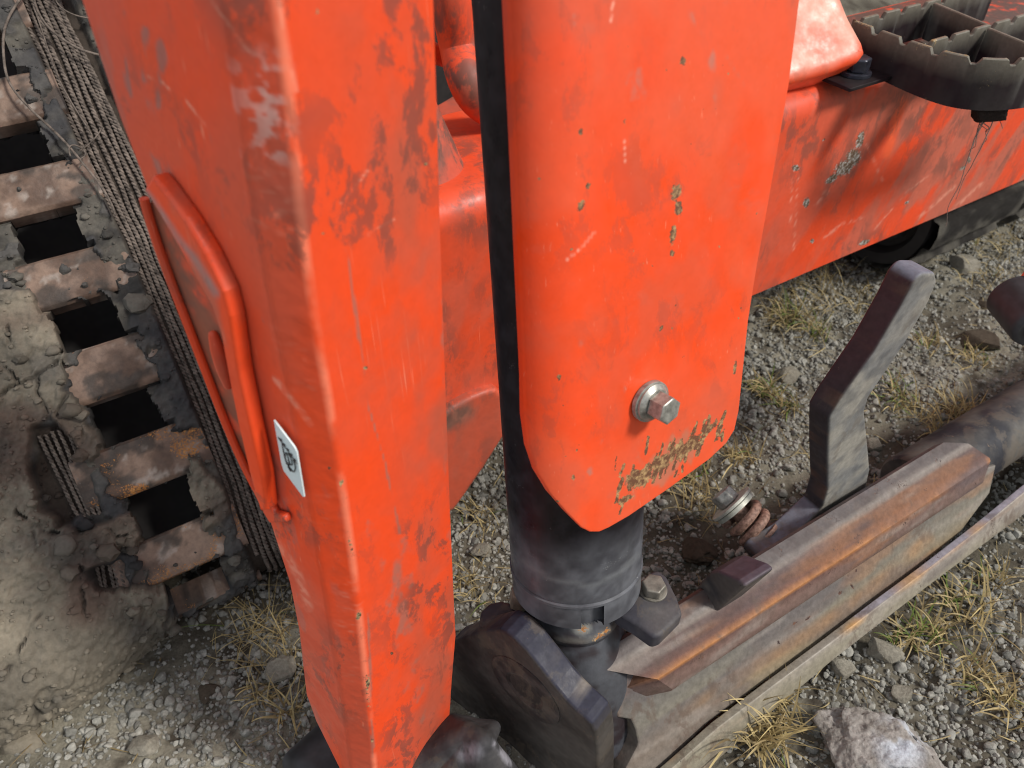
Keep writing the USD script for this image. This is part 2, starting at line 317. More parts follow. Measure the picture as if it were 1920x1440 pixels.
# ================================================================== GROUND
def axis(lo, hi, step, far, n=26):
    a = np.arange(lo, hi, step); g = np.geomspace(step, far, n); return np.r_[(lo - np.cumsum(g))[::-1], a, a[-1] + np.cumsum(g)]
gx, gy = axis(-1.1, 2.4, .008, 9), axis(.12, 3.0, .008, 9)
GX, GY = np.meshgrid(gx, gy); P = np.stack([GX.ravel(), GY.ravel(), np.zeros(GX.size)], 1)
def ground_z(P):
    P = np.asarray(P, float); Q = np.stack([P[:, 0], P[:, 1], 0 * P[:, 0]], 1)
    return .030 * (nz(Q, 3.0, 3, 3) - .5) + .022 * (nz(Q, 14, 4, 3) - .5) + .012 * (nz(Q, 60, 5, 2) - .5) - .012
P[:, 2] = ground_z(P); k = len(gx); i = np.arange(len(gy) - 1)[:, None] * k + np.arange(k - 1); i = i.ravel()
f = np.vstack([np.stack([i, i + 1, i + k + 1], 1), np.stack([i, i + k + 1, i + k], 1)])
tt = mix(alb(108, 102, 89), alb(152, 146, 130), sm(nz(P, 5, 31, 4), .35, .65)); tt = mix(tt, alb(84, 77, 67), sm(nz(P, 30, 33, 4), .5, .7))
tag(obj('ground', (P, f), SOIL, None, True, tint=tt, chip=np.zeros(len(P))), kind='structure')

# ================================================================== THE EXCAVATOR
ex = thing('tracked_excavator', 'orange tracked excavator with scuffed paint, box arm, guarded cylinder and worn muddy track', 'excavator')

# ---- lifting arm: four edges read off, lofted as level sections
AD = -.29
ridge = [(500, -160), (520, 0), (533, 100), (545, 200), (563, 400), (590, 600), (618, 760), (640, 900), (655, 1000), (672, 1130), (688, 1290), (700, 1400), (704, 1470)]
right = [(814, -160), (818, 0), (824, 200), (829, 400), (835, 600), (842, 800), (847, 950), (853, 1100), (857, 1190), (850, 1270), (846, 1330), (840, 1400)]
left = [(100, -160), (150, 0), (182, 100), (222, 220), (270, 345), (330, 520), (400, 700), (455, 850), (502, 972), (540, 1090), (558, 1180), (566, 1250), (572, 1300), (590, 1350), (640, 1450)]
RD = on(ridge, AD * FA, FA); RT = on(right, AD * FA, FA)
t_ = nrm(RD[1] - RD[-3]); NL = nrm(np.cross(t_, FA)); NL = NL if NL @ EA < 0 else -NL          # left face's outward normal
PL = RD[4] + NL * .012
LF = on(left, PL, NL)
def by_z(P, z):
    o = np.argsort(P[:, 2]); return np.stack([np.interp(z, P[o, 2], P[o, k]) for k in range(3)], -1)
zs = np.r_[np.linspace(.052, .84, 560), np.linspace(.85, 1.3, 24)]; FLz, FRz, BLz = by_z(RD, zs), by_z(RT, zs), by_z(LF, zs)
def extr(P, z):   # straight continuation above the last point read
    o = np.argsort(P[:, 2]); a, b = P[o[-2]], P[o[-1]]; return b + (b - a) * ((z - b[2]) / (b[2] - a[2]))[:, None]
for A, src in ((FLz, RD), (FRz, RT), (BLz, LF)):
    m_ = zs > src[:, 2].max(); A[m_] = extr(src, zs[m_])
rows = []
for FLp, FRp, BLp, z in zip(FLz, FRz, BLz, zs):
    K = FLp + NL * .012; back = nrm(BLp - K); L1 = K + back * .021
    BRp = BLp + (FRp - FLp) + EA * .012
    pts = [FRp, FLp, L1, BLp, BRp]
    g = Polygon([p[:2] for p in pts]).buffer(-.004).buffer(.004, quad_segs=3)
    if z < .0: pass
    co = np.array(g.exterior.coords)[:-1]; j0 = np.argmin(np.linalg.norm(co - FRp[:2], axis=1))
    rows.append((pts, z))
def arm_section(pts, r=.004):
    out = []; n = len(pts)
    cnt = [0] * n
    for i in range(n):
        p, a, b = pts[i][:2], pts[i - 1][:2], pts[(i + 1) % n][:2]
        da, db = nrm(a - p), nrm(b - p)
        rr = r if i not in (1, 2) else .003
        for t in np.linspace(0, 1, 4): # quadratic corner
            out.append((1 - t) ** 2 * (p + da * rr) + 2 * t * (1 - t) * p + t * t * (p + db * rr))
        nseg = (62, 14, 110, 20, 30)[i]
        s0, s1 = p + db * rr, b + nrm(p - b) * (r if (i + 1) % n not in (1, 2) else .003)
        for t in np.arange(1, nseg) / nseg: out.append(s0 + (s1 - s0) * t)
    return np.array(out)
secs = [np.c_[arm_section(p), np.full(len(arm_section(p)), z)] for p, z in rows]
V = np.vstack(secs); K_ = len(secs[0]); fs = []; j = np.arange(K_); j2 = (j + 1) % K_
for i in range(len(secs) - 1): fs += [np.stack([i * K_ + j, i * K_ + j2, (i + 1) * K_ + j2], 1), np.stack([i * K_ + j, (i + 1) * K_ + j2, (i + 1) * K_ + j], 1)]
for lv in (0, len(secs) - 1):
    c = len(V); V = np.vstack([V, V[lv * K_:(lv + 1) * K_].mean(0)]); tri = np.stack([np.full(K_, c), lv * K_ + j2, lv * K_ + j], 1); fs.append(tri if lv == 0 else tri[:, ::-1])
fs = np.vstack(fs)
t = trimesh.Trimesh(V, fs, process=False)
if t.volume < 0: fs = fs[:, ::-1]
# weld ripple along the bevel
xy = proj(V); wv = np.zeros(len(V)); vn = trimesh.Trimesh(V, fs, process=False).vertex_normals
bev = np.clip(1 - np.abs(((V - by_z(np.vstack([FLz]), V[:, 2])) @ NL) - .005) / .011, 0, 1) * (np.abs((V - by_z(FLz, V[:, 2])) @ FA + .010) < .016)
V = V + vn * (bev * .0006 * (nz(V, 75, 41, 3) - .4) * 2)[:, None]
isleft = vn @ NL > .75; isfront = vn @ FA > .75
c = orange(V, .16, .15, 1)
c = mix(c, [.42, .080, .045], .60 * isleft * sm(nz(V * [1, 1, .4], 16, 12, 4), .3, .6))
c[~isleft] = mix(c[~isleft], DIRT * 1.1, .12 * sm(nz(V * [1, 1, .5], 34, 17, 5), .50, .64)[~isleft] * sm(nz(V, 11, 19, 3), .35, .6)[~isleft])
w = np.zeros(len(V))   # grey grime streaks, left face
for p, ww, s in [([(232, 20), (236, 120), (245, 180)], 5, .7), ([(270, 60), (272, 150)], 9, .5), ([(300, 80), (305, 120), (298, 200)], 9, .65), ([(268, 200), (290, 290), (325, 350)], 22, .5),
                 ([(232, 120), (245, 200), (262, 260)], 14, .4), ([(190, 60), (250, 180), (290, 330)], 8, .25), ([(390, 230), (408, 330), (425, 470)], 3, .5), ([(480, 540), (490, 600)], 12, .35), ([(395, 350), (405, 370)], 18, .3), ([(520, 900), (555, 1100)], 16, .25)]:
    w = np.maximum(w, s * stroke(xy, p, ww))
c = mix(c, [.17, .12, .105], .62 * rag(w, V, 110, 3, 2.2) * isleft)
c = mix(c, [.20, .12, .10], .35 * isleft * sm(nz(V * [1, 1, .25], 70, 44, 5), .56, .70) * sm(nz(V, 8, 45, 3), .4, .6))
w = np.zeros(len(V))   # long dark scratch and smears, front face
for p, ww, s in [([(650, 470), (672, 620), (690, 760), (720, 860), (742, 960), (750, 1000)], 2.6, .8), ([(745, 1030), (750, 1130), (760, 1180)], 26, .55), ([(700, 1000), (735, 1110)], 26, .45), ([(770, 1200), (775, 1330)], 30, .4), ([(690, 1150), (700, 1420)], 3, .9), ([(820, 60), (836, 800), (850, 1150)], 7, .35)]:
    w = np.maximum(w, s * stroke(xy, p, ww))
c = mix(c, [.22, .13, .10], .62 * rag(w, V, 90, 8, 2.0) * (~isleft))
side_ = np.clip(((V - by_z(FLz, V[:, 2])) @ EA) / .1, 0, 1)
m1 = sm(nz(V * [1, 1, .7], 60, 46, 6), .47, .60) * sm(nz(V, 13, 47, 3) + .35 * (side_ - .45), .42, .62)
c = mix(c, [.26, .10, .07], .12 * m1 * (~isleft))
c = mix(c, [.30, .085, .052], .62 * sm(side_, .30, .75) * sm(nz(V * [1, 1, .5], 20, 48, 4), .35, .6) * (~isleft))
w = np.zeros(len(V))   # pale scratches
for p, ww, s in [([(525, 0), (532, 90), (540, 165)], 1.8, .9), ([(395, 0), (440, 60), (465, 95), (490, 108)], 2, .8), ([(277, 143), (300, 150), (320, 170)], 1.6, .7), ([(350, 190), (385, 235)], 2.5, .6), ([(515, 710), (545, 745), (583, 795)], 6, .5), ([(500, 985), (560, 1080), (580, 1140)], 8, .4), ([(555, 170), (545, 110)], 4, .5), ([(640, 380), (690, 320)], 2, .5), ([(690, 440), (740, 410)], 2, .4)]:
    w = np.maximum(w, s * stroke(xy, p, ww))
w = np.maximum(w, bev * .26 * sm(nz(V * [1, 1, 2.5], 130, 15, 4), .50, .66) * sm(nz(V, 18, 16, 3), .42, .6))
c = mix(c, [.74, .30, .20], np.clip(w, 0, .6) * (.35 + 1.1 * sm(nz(V, 160, 49, 3), .4, .6)) * .8)
w = bev * .5 * sm(xy[:, 1], 60, 160) * (1 - sm(xy[:, 1], 280, 330)) * sm(nz(V, 150, 6, 3), .5, .6)
c = mix(c, [.6, .5, .45], w)
rl_ = np.linalg.norm((V - by_z(FLz, V[:, 2]))[:, :2], axis=1); c = mix(c, [.78, .20, .11], .75 * (1 - sm(rl_, .0015, .0042)) * sm(nz(V * [1, 1, .5], 40, 91, 5), .36, .56))
chip = np.zeros(len(V)); chip = np.maximum(chip, .46 * (1 - sm(rl_, .001, .004)) * sm(nz(V, 26, 92, 4), .60, .70))
for a in [(672, 1155, 6, 12, 20), (618, 878, 4, 4, 0), (640, 905, 5, 12, 10), (605, 437, 6, 3, 0), (798, 308, 4, 5, 0), (755, 189, 3, 3, 0), (690, 1280, 5, 14, 5), (832, 1385, 30, 14, -30), (594, 22, 4, 9, 20), (685, 690, 6, 5, 0), (735, 1225, 4, 4, 0)]:
    chip = np.maximum(chip, .9 * blob(xy, *a))
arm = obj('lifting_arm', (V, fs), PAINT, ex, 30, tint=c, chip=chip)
def left_plane(px, off): return on(px, PL + NL * off, NL)
def opaint(P, film=.25, blotch=.5, seed=3): return orange(P, film, blotch, seed)
def osub(name, mesh, parent, film=.25, blotch=.5, seed=3, mat=None, smooth=35, label=None):
    if parent is not None and parent.GetName() == 'swing_post':
        cg = mix(opaint(mesh[0], film, blotch, seed), [.13, .07, .055], .25 + .5 * sm(nz(mesh[0], 45, seed, 6), .46, .62)); return obj(name, mesh, mat or PAINT, parent, smooth, tint=cg, chip=np.zeros(len(mesh[0])), label=label)  # gap parts get grime plus an even darkening for shade
    return obj(name, mesh, mat or PAINT, parent, smooth, tint=opaint(mesh[0], film, blotch, seed), chip=np.zeros(len(mesh[0])), label=label)
# cast bracket along the rear edge of the arm
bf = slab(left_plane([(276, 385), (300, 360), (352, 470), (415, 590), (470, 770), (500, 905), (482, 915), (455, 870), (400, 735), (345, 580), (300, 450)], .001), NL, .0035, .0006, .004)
obj('bracket_floor', bf, PAINT2, arm, 35, tint=mix(mix(O, FADE, .6 + 0 * bf[0][:, 0]), [.16, .06, .035], .9 * sm(nz(bf[0], 60, 4, 6), .25, .5)), chip=np.zeros(len(bf[0])))  # grime tint deepened to stand for shade inside the bracket
rib = slab(left_plane([(284, 330), (297, 345), (345, 410), (385, 475), (420, 548), (432, 595), (448, 700), (470, 800), (492, 895), (500, 958), (488, 960), (468, 893), (444, 790), (426, 700), (412, 625), (396, 575), (366, 522), (326, 450), (287, 384), (268, 356)], .0106), NL, .0105, .0026, .003, rc=.0015)
cc = opaint(rib[0], .2, .5, 6); q = proj(rib[0]); cc = mix(cc, [.2, .17, .16], np.clip(.75 * stroke(q, [(275, 362), (330, 440), (375, 500), (405, 550)], 8) * (.3 + 1.2 * nz(rib[0], 120, 2)), 0, .8))
obj('bracket_rib', rib, PAINT, arm, 35, tint=cc, chip=np.zeros(len(cc)))
lipc = curve(left_plane([(270, 372), (300, 470), (345, 590), (398, 728), (452, 860), (480, 915)], .004), 50)
osub('bracket_lip', tube(lipc, .0028, 10), arm, .3, .3, 8)
lump = [*left_plane([(400, 628), (408, 655), (418, 690), (428, 722)], .004)]
osub('weld_lump', blobs(lump, [.003, .0045, .0045, .003], [(0, 1), (1, 2), (2, 3)], .003, 5), arm, .5, .3, 5)
osub('lower_lug', slab(left_plane([(470, 915), (488, 915), (512, 962), (530, 968), (536, 980), (505, 982), (492, 960)], .005), NL, .006, .002, .003), arm, .4, .2, 5)
# diamond sticker with a hook pictogram
D4 = left_plane([(513, 788), (551, 838), (556, 848), (570, 932), (568, 932), (531, 882), (527, 868)], .0022); st_ = obj('sticker', slab(D4, NL, .0012, .0002, .01), STICK, arm, 30)
def ink(px, w, closed=False):
    w = w * .6
    p = left_plane(px, .0030); ms = []
    for a, b in zip(p[:-1], p[1:]):
        d = nrm(b - a); s = np.cross(NL, d) * w / 2; ms.append(slab([a - s - d * w * .3, b - s + d * w * .3, b + s + d * w * .3, a + s - d * w * .3], NL, .0005, 0, .02))
    return cat(*ms)
dec = lambda x, y: (480 + x / 7.2, 760 + y / 7.2)
def cpx(pts, n): return [tuple(p) for p in curve(np.array([dec(*p) for p in pts]), n)]
marks = cat(ink([dec(292, 432), dec(548, 795)], .0007), ink([dec(345, 515), dec(372, 660), dec(400, 770)], .0007),
            ink(cpx([(500, 745), (520, 800), (522, 870), (508, 900), (478, 880), (440, 830), (405, 785)], 22), .0010),
            ink(cpx([(398, 640), (385, 680), (395, 740), (432, 800), (445, 815), (440, 770), (425, 700), (398, 640)], 24), .0008),
            ink(cpx([(420, 650), (455, 690), (478, 760), (480, 810), (460, 800), (445, 760)], 18), .0008), ink([dec(425, 830), dec(465, 895)], .0010),
            *[ink([dec(x - 6, y - 7), dec(x + 6, y + 7)], .0022) for x, y in ((330, 468), (374, 535), (422, 602), (470, 668), (520, 742))])
obj('hook_pictogram', marks, INK, st_, False)
# pin boss below the arm
bc = left_plane([(640, 1405)], -.045)[0]
obj('pin_boss', lathe(dense([(1e-4, .075), (.020, .075), (.024, .072), (.028, .06), (.036, .056), (.040, .050), (.040, -.12), (.036, -.125), (1e-4, -.125)], .01)[::-1], bc, NL, 48), RUBBER, arm, 35)

# ---- cylinder
cb = np.array(C + ray(1079, 1000) * .75); ctop = np.array(C + ray(1064, 0) * .52); cax = nrm(ctop - cb); CRr = .0648
L_ = np.linalg.norm(ctop - cb) + .12
d_, a_, b_ = frame_of(cax)
zb = -.062
prof = dense([(.056, zb + .02), (.056, zb), (CRr - .001, zb), (CRr, zb + .001), (CRr, zb + .026), (CRr + .0012, zb + .0275), (CRr + .0012, zb + .030), (CRr - .001, zb + .0315), (CRr, zb + .033), (CRr, L_), (1e-4, L_)], .0045)
cv, cf = lathe(prof, cb, cax, 110)
cen = cv[cf].mean(1); rel = cen - cb; hh = rel @ cax; px = proj(cen)
tha = np.arctan2(rel @ b_, rel @ a_); ref = (np.abs(px[:, 0] - 1108) < 8) & (rel @ nrm(C - cb) > 0) & (hh < zb + .03); ta0 = math.atan2(np.sin(tha[ref]).mean(), np.cos(tha[ref]).mean())
slot = (hh < zb + .025) & (np.abs((tha - ta0 + math.pi) % (2 * math.pi) - math.pi) < .175) & (np.linalg.norm(rel - np.outer(hh, cax), axis=1) > .058) & ((cen - cb) @ nrm(C - cb) > 0)
cf = cf[~slot]
xy = proj(cv); rel = cv - cb; hh = rel @ cax
t0 = np.array([.006, .005, .007]); c = np.tile(t0, (len(cv), 1))
dust = (.55 + .45 * sm(nz(cv * [1, 1, .6], 55, 3, 6), .35, .65)) * sm(hh + .03 * (nz(cv, 30, 4, 4) - .5), .055, .0) ; c = mix(c, [.095, .098, .108], np.clip(dust, 0, .95))
c = mix(c, [.022, .021, .026], .5 * sm(nz(cv, 90, 5, 4), .45, .7)); c = mix(c, [.14, .145, .15], .6 * stroke(xy, [(980, 1050), (1030, 1085), (1110, 1100), (1160, 1075), (1198, 1040)], 5))
cyl = obj('hydraulic_cylinder', (cv, cf), BLACK, ex, 35, tint=c, chip=.36 * sm(nz(cv, 60, 8, 3), .62, .7))
# inner sleeve, rod eye and cast foot
sl = lathe(dense([(1e-4, .0), (.054, .0), (.054, zb + .001), (.030, zb)], .008)[::-1], cb, cax, 60); obj('inner_sleeve', sl, DARK, cyl, 35)
foot = cb + cax * (zb + .004)
pr = dense([(.036, .0), (.036, -.022), (.040, -.030), (.044, -.040), (.045, -.046), (.042, -.052), (.040, -.056), (.046, -.072), (.055, -.095), (.060, -.13), (.062, -.22), (1e-4, -.22)], .004)
pv, pf = lathe(pr, foot, cax, 70); q = proj(pv); c = mix([.045, .047, .054], [.018, .012, .014], sm(nz(pv, 50, 3), .4, .6))
c = mix(c, [.34, .33, .28], .8 * blob(q, 1090, 1175, 18, 16)); c = mix(c, [.16, .15, .13], .5 * stroke(q, [(1045, 1200), (1100, 1203), (1145, 1180)], 6)); 
ch = .62 * np.maximum(blob(q, 1093, 1180, 16, 14), np.maximum(blob(q, 1112, 1150, 12, 8), stroke(q, [(1115, 1200), (1140, 1180)], 7)))
obj('rod_end', (pv, pf), worn('rod_steel', (.30, .12, .03), (.40, .33, .2), .42, bump=.12, grain=.25), cyl, 35, tint=c, chip=ch)

# ---- guard plate over the cylinder
G0, G1, G2 = C + ray(950, 0) * .400, C + ray(982, 750) * .52, None
b0, b1 = G0 @ FR, G1 @ FR; k_ = (b0 - b1) / (G0[2] - G1[2]); GN = nrm(FR - k_ * UP)
gpx = [(930, -220), (950, 0), (958, 250), (968, 500), (976, 700), (982, 780), (990, 838), (1005, 884), (1030, 925), (1062, 962), (1090, 990), (1106, 998), (1124, 998), (1142, 990), (1180, 968), (1250, 920), (1330, 862), (1362, 832), (1378, 806), (1386, 770), (1404, 600), (1420, 500), (1440, 390), (1480, 160), (1500, 0), (1530, -220)]
gu = nrm(np.cross(UP, GN)); gw = np.cross(GN, gu)
if gu @ EX < 0: gu = -gu
q0, q1 = on([(950, 0), (980, 750)], G0, GN); ln = nrm(q1 - q0); side = nrm(gu - ln * (gu @ ln))
RB = .036
def gbend(d): return np.where(d < RB, RB - np.sqrt(np.maximum(RB * RB - (RB - np.clip(d, 0, RB)) ** 2, 0)), 0) * .8
q0 = q0 + side * .012
GP = on(gpx, G0, GN)
for _ in range(12):          # the outline is read on the bent plate
    off = gbend((GP - q0) @ side); rr_ = ray(*np.array(gpx, float).T); tq = ((G0 - C) @ GN - off) / (rr_ @ GN); GP = GP * .4 + .6 * (C + rr_ * tq[:, None] + GN * off[:, None])
gv, gf = slab(GP, GN, .007, .0014, .0020)
dd = (gv - q0) @ side
gflat = gv.copy(); gv = gv - GN * gbend(dd)[:, None]
xy = proj(gv)
c = orange(gflat, .06, .06, 21, (1, 1, .5))
c = mix(c, [.62, .105, .045], .42 * sm(nz(gflat * [1, 1, .45], 15, 23, 4), .44, .62))
w = np.zeros(len(gv))
for p, ww, s in [([(1075, 20), (1078, 55)], 5, .9), ([(1330, 60), (1395, 160)], 8, .4), ([(1290, 20), (1335, 100)], 8, .3), ([(1205, 180), (1200, 140)], 22, .3), ([(1330, 110), (1350, 250)], 10, .35), ([(1090, 640), (1130, 760)], 8, .2), ([(1105, 885), (1150, 780), (1190, 700)], 5, .25)]:
    w = np.maximum(w, s * stroke(xy, p, ww))
c = mix(c, [.30, .17, .13], .6 * rag(w, gflat, 110, 3, 2.2))
c = mix(c, [.34, .10, .06], .22 * sm(nz(gflat * [1, 1, .6], 26, 26, 5), .50, .66))
c = mix(c, [.24, .13, .10], .12 * sm(nz(gflat, 75, 27, 6), .60, .70) * sm(nz(gflat, 12, 28, 3), .45, .6))
c = mix(c, [.85, .40, .28], .6 * np.maximum(stroke(xy, [(1150, 0), (1145, 40)], 1.8), np.maximum(stroke(xy, [(1060, 490), (1090, 465), (1115, 435)], 1.4), stroke(xy, [(1170, 255), (1172, 310)], 1.2))))
c = mix(c, [.30, .16, .10], .55 * rag(.9 * blob(xy, 1250, 868, 110, 44, -32), gflat, 120, 77, 2.0, (1, 1, .5)))

chip = np.zeros(len(gv))
for a in [(1268, 360, 13, 22, 20), (1272, 390, 12, 20, 0), (1262, 440, 8, 26, 8), (1260, 475, 7, 10, 10), (1090, 385, 9, 16, 25), (1103, 348, 6, 12, 25), (1089, 247, 7, 11, 20), (1172, 228, 4, 9, 0), (1048, 707, 5, 9, 10), (975, 270, 2.5, 8, 0),
          (1200, 897, 34, 20, -35), (1240, 868, 34, 18, -38), (1290, 838, 34, 12, -38), (1328, 805, 26, 8, -38), (1172, 936, 26, 8, -30), (1378, 690, 4, 20, 8), (1280, 115, 8, 14, 0), (1240, 615, 4, 10, 30), (1060, 857, 5, 4, 0), (1082, 845, 3, 6, 0), (1075, 895, 4, 8, 0), (1045, 940, 5, 3, 0), (1070, 470, 8, 3, -40)]:
    chip = np.maximum(chip, .88 * blob(xy, *a))
rq = np.random.default_rng(17)
for i in range(80):
    t0 = rq.random(); x = 1160 + 190 * t0 + rq.normal(0, 8); y = 925 - 118 * t0 + rq.normal(0, 15); L2_ = rq.uniform(12, 34) * (1.15 - .5 * t0)
    chip = np.maximum(chip, rq.uniform(.6, .95) * stroke(xy, [(x, y), (x + L2_ * rq.uniform(.05, .5), y - L2_)], rq.uniform(2.0, 5.0)))
rs = R.uniform([1000, 0], [1440, 900], (70, 2)); 
for x, y in rs: chip = np.maximum(chip, .7 * blob(xy, x, y, R.uniform(1.5, 3.5), R.uniform(2, 6), R.uniform(-20, 30)))
guard = obj('cylinder_guard', (gv, gf), GUARDP, ex, 40, tint=c, chip=chip)
bp = on([(1216, 750)], G0, GN)[0]
obj('washer', disc(bp + GN * .0005, nrm(GN + .03 * EX), .0170, .004, .001), ZINC, guard, 35, label='zinc flange washer under the guard bolt, rusty at its rim')
baxis = nrm(GN * 1 + EX * .10)
obj('bolt_flange', lathe([(.0155, .003), (.0155, .0055), (.0120, .0085), (1e-4, .0085)], bp, baxis, 40), ZINC, guard, 35)
obj('bolt_head', hexprism(bp + baxis * .008, baxis, .0195, .0150, .0016, .2), ZINC, guard, 30)

# ---- chassis frame behind
FB = -.64
def frame_bar(a0, a1, z0, z1, depth, r, step=.006):
    """rounded-front bar: section in (b, z), run along the width"""
    pts = [(-depth, z0), (0, z0)]; pts += [(-r + r * math.cos(t), z1 - r + r * math.sin(t)) for t in np.linspace(0, math.pi / 2, 8)]; pts += [(-depth, z1)]
    s = dense(np.array(pts + pts[:1]), step)[:-1]; A = np.linspace(a0, a1, int((a1 - a0) / step))
    V = M(A[:, None] + 0 * s[None, :, 0], FB + 0 * A[:, None] + s[None, :, 0], 0 * A[:, None] + s[None, :, 1]).reshape(-1, 3)
    n = len(s); j = np.arange(n); j2 = (j + 1) % n; fs = []
    for i in range(len(A) - 1): fs += [np.stack([i * n + j, i * n + j2, (i + 1) * n + j2], 1), np.stack([i * n + j, (i + 1) * n + j2, (i + 1) * n + j], 1)]
    for lv in (0, len(A) - 1):
        c = len(V); V = np.vstack([V, V[lv * n:(lv + 1) * n].mean(0)]); fs.append(np.stack([np.full(n, c), lv * n + j2, lv * n + j], 1)[:, ::(1 if lv == 0 else -1)])
    fs = np.vstack(fs)
    return V, (fs if trimesh.Trimesh(V, fs, process=False).volume > 0 else fs[:, ::-1])
v, f = frame_bar(.30, 1.95, .195, .508, .20, .030, .0036)
xy = proj(v); Q = v @ np.stack([EX, UP, FR], 1); Q2 = np.stack([Q[:, 0] * .9 - Q[:, 1] * .40, Q[:, 1] * .75 + Q[:, 0] * .25, 0 * Q[:, 0]], 1)
c = mix(O, FADE, np.clip(.35 + .9 * (nz(Q2, 16, 51, 4) - .5), 0, 1))
c = mix(c, DIRT * 1.35, .75 * np.clip(sm(nz(Q2 * [1.5, .7, 1], 16, 55, 6), .42, .60) * (.25 + .45 * sm(xy[:, 0], 1480, 1720)), 0, .8))
c = mix(c, [.75, .10, .03], np.maximum(.9 * stroke(xy, [(1693, 190), (1680, 225), (1672, 265), (1663, 290)], 9), .8 * blob(xy, 1725, 162, 24, 9, -20)))
c = mix(c, [.78, .36, .25], .42 * np.maximum.reduce([stroke(xy, p, w) for p, w in [([(1485, 330), (1482, 420)], 1.6), ([(1497, 330), (1488, 470)], 1.6), ([(1545, 445), (1580, 420), (1615, 408)], 3), ([(1640, 430), (1700, 360), (1740, 330)], 1.6), ([(1720, 410), (1790, 350)], 3), ([(1625, 270), (1655, 340)], 2), ([(1550, 360), (1530, 380)], 5), ([(1780, 400), (1840, 345)], 4), ([(1622, 155), (1650, 148)], 4)]]) * (sm(nz(v, 130, 5, 4), .42, .58)))
nu = trimesh.Trimesh(v, f, process=False).vertex_normals; c = mix(c, [.07, .058, .048], sm(nu[:, 2], .75, .95) * sm(v @ EX, .93, 1.0) * sm(nz(v, 60, 58, 5), .25, .45))
chip = np.zeros(len(v))
for a in [(1583, 315, 26, 17, -30), (1600, 295, 18, 22, 20), (1613, 262, 9, 24, 18), (1560, 335, 20, 8, -35), (1512, 380, 8, 14, 15), (1492, 315, 10, 9, 0), (1817, 300, 5, 8, 10), (1805, 315, 10, 4, -30), (1523, 452, 6, 6, 0), (1880, 1345, 4, 4, 0), (1620, 455, 16, 6, -20), (1545, 262, 4, 4, 0), (1700, 380, 8, 3, -30)]:
    chip = np.maximum(chip, .92 * blob(xy, *a))
fm = obj('chassis_frame', (v, f), worn('frame_paint', (.10, .06, .035), (.44, .42, .38), .40, bump=.06, grain=.07, speck=.4, speckcol=(.10, .05, .04), spec=.3, grime=.62, gm=(.46, .58), scratch=.4), ex, 35, tint=c, chip=chip)
SN = nrm(np.array([.20, -.71, .68]))
sp0 = M(.8, FB - .012, .530)
sp = slab(on([(1430, 168), (1480, 156), (1560, 134), (1616, 112), (1627, 98), (1622, 78), (1596, 30), (1560, -60), (1520, -200), (1380, -200)], sp0, SN), SN, .06, .012, .005, rc=.006)
c = mix([.56, .10, .045], [.52, .27, .19], .85 * sm(nz(sp[0], 30, 3, 5), .3, .6)); q = proj(sp[0]); c = mix(c, O * 1.1, np.clip(.9 * stroke(q, [(1470, 165), (1560, 140), (1622, 112), (1622, 90)], 22), 0, .9))
obj('sloping_cover', sp, worn('cover_paint', rough=.42, coat=.0, spec=.4, grime=.5, grimecol=(.4, .1, .05), bump=.05, grain=.1, speck=.4), fm, 40, tint=c, chip=.3 * sm(nz(sp[0], 70, 4), .6, .7))
# rear bodywork; the upper boxes are added out of view to block sky light
def box(a0, a1, b0, b1, z0, z1, r=.01, step=.02):
    return slab([M(a0, b1, z0), M(a1, b1, z0), M(a1, b1, z1), M(a0, b1, z1)], FR, b1 - b0, r, step)
osub('body_panel', box(.98, 2.2, -1.6, -1.02, .515, 1.75, .02, .04), ex, .3, .5, 31, PAINT2)
osub('slew_cover', box(.10, .97, -1.9, -1.12, .66, 1.75, .02, .04), ex, .3, .5, 32, PAINT2)
obj('belly_pan', box(.12, 1.32, -1.9, -1.2, .15, .60, .02), DARK, ex)  # under-body block added to keep light out below the machine
# swing post in the gap: upright plate, gusset, cone, rail and hose
pb = -.655
post = slab(at_b([(780, 425), (990, 425), (990, 760), (946, 815), (905, 880), (852, 955), (760, 1010), (740, 700)], pb), FR, .05, .003, .006)
cq = orange(post[0], .55, 1.0, 61); cq = mix(cq, [.17, .08, .05], .4)  # even darkening stands for shade in the gap, besides the grime
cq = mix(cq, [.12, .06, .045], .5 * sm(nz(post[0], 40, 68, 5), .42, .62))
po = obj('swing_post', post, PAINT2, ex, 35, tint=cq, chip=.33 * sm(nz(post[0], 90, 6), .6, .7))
gs = slab(at_b([(835, 775), (850, 764), (885, 745), (915, 733), (932, 730), (946, 742), (948, 815), (905, 880), (852, 955), (790, 1000), (800, 800)], pb + .028), FR, .0275, .006, .004, rc=.004)
cq = mix(orange(gs[0], .55, 1.0, 62), [.17, .08, .05], .3)  # gusset tone lowered for the shade around it, over real grime
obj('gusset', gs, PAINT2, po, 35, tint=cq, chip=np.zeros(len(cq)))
cn0 = at_b([(786, 402)], -.735)[0]
cone = lathe(dense([(.086, -.30), (.086, -.012), (.084, 0), (.075, .014), (.062, .040), (.049, .075), (.034, .115), (.022, .150), (.018, .20), (.018, .30), (1e-4, .30)], .005), cn0, UP, 80)
osub('swing_boss', cone, po, .7, 1.0, 63, PAINT2)
th_ = np.linspace(-2.4, 1.2, 140); wp = cn0 + .0845 * (np.cos(th_)[:, None] * EX + np.sin(th_)[:, None] * FR) + UP * .002
osub('weld_bead', tube(wp, .0068 + .0016 * np.sin(th_ * 60) * 0 + .003 * (noise(wp * 170, 3) - .4), 12), po, .75, 1.0, 64, PAINT2)
shelf = slab(at_z([(760, 230), (830, 190), (880, 160), (940, 150), (1000, 250), (1000, 345), (800, 360)], .46), UP, .03, .004, .008)
osub('post_shelf', shelf, po, .7, 1.0, 65, PAINT2)
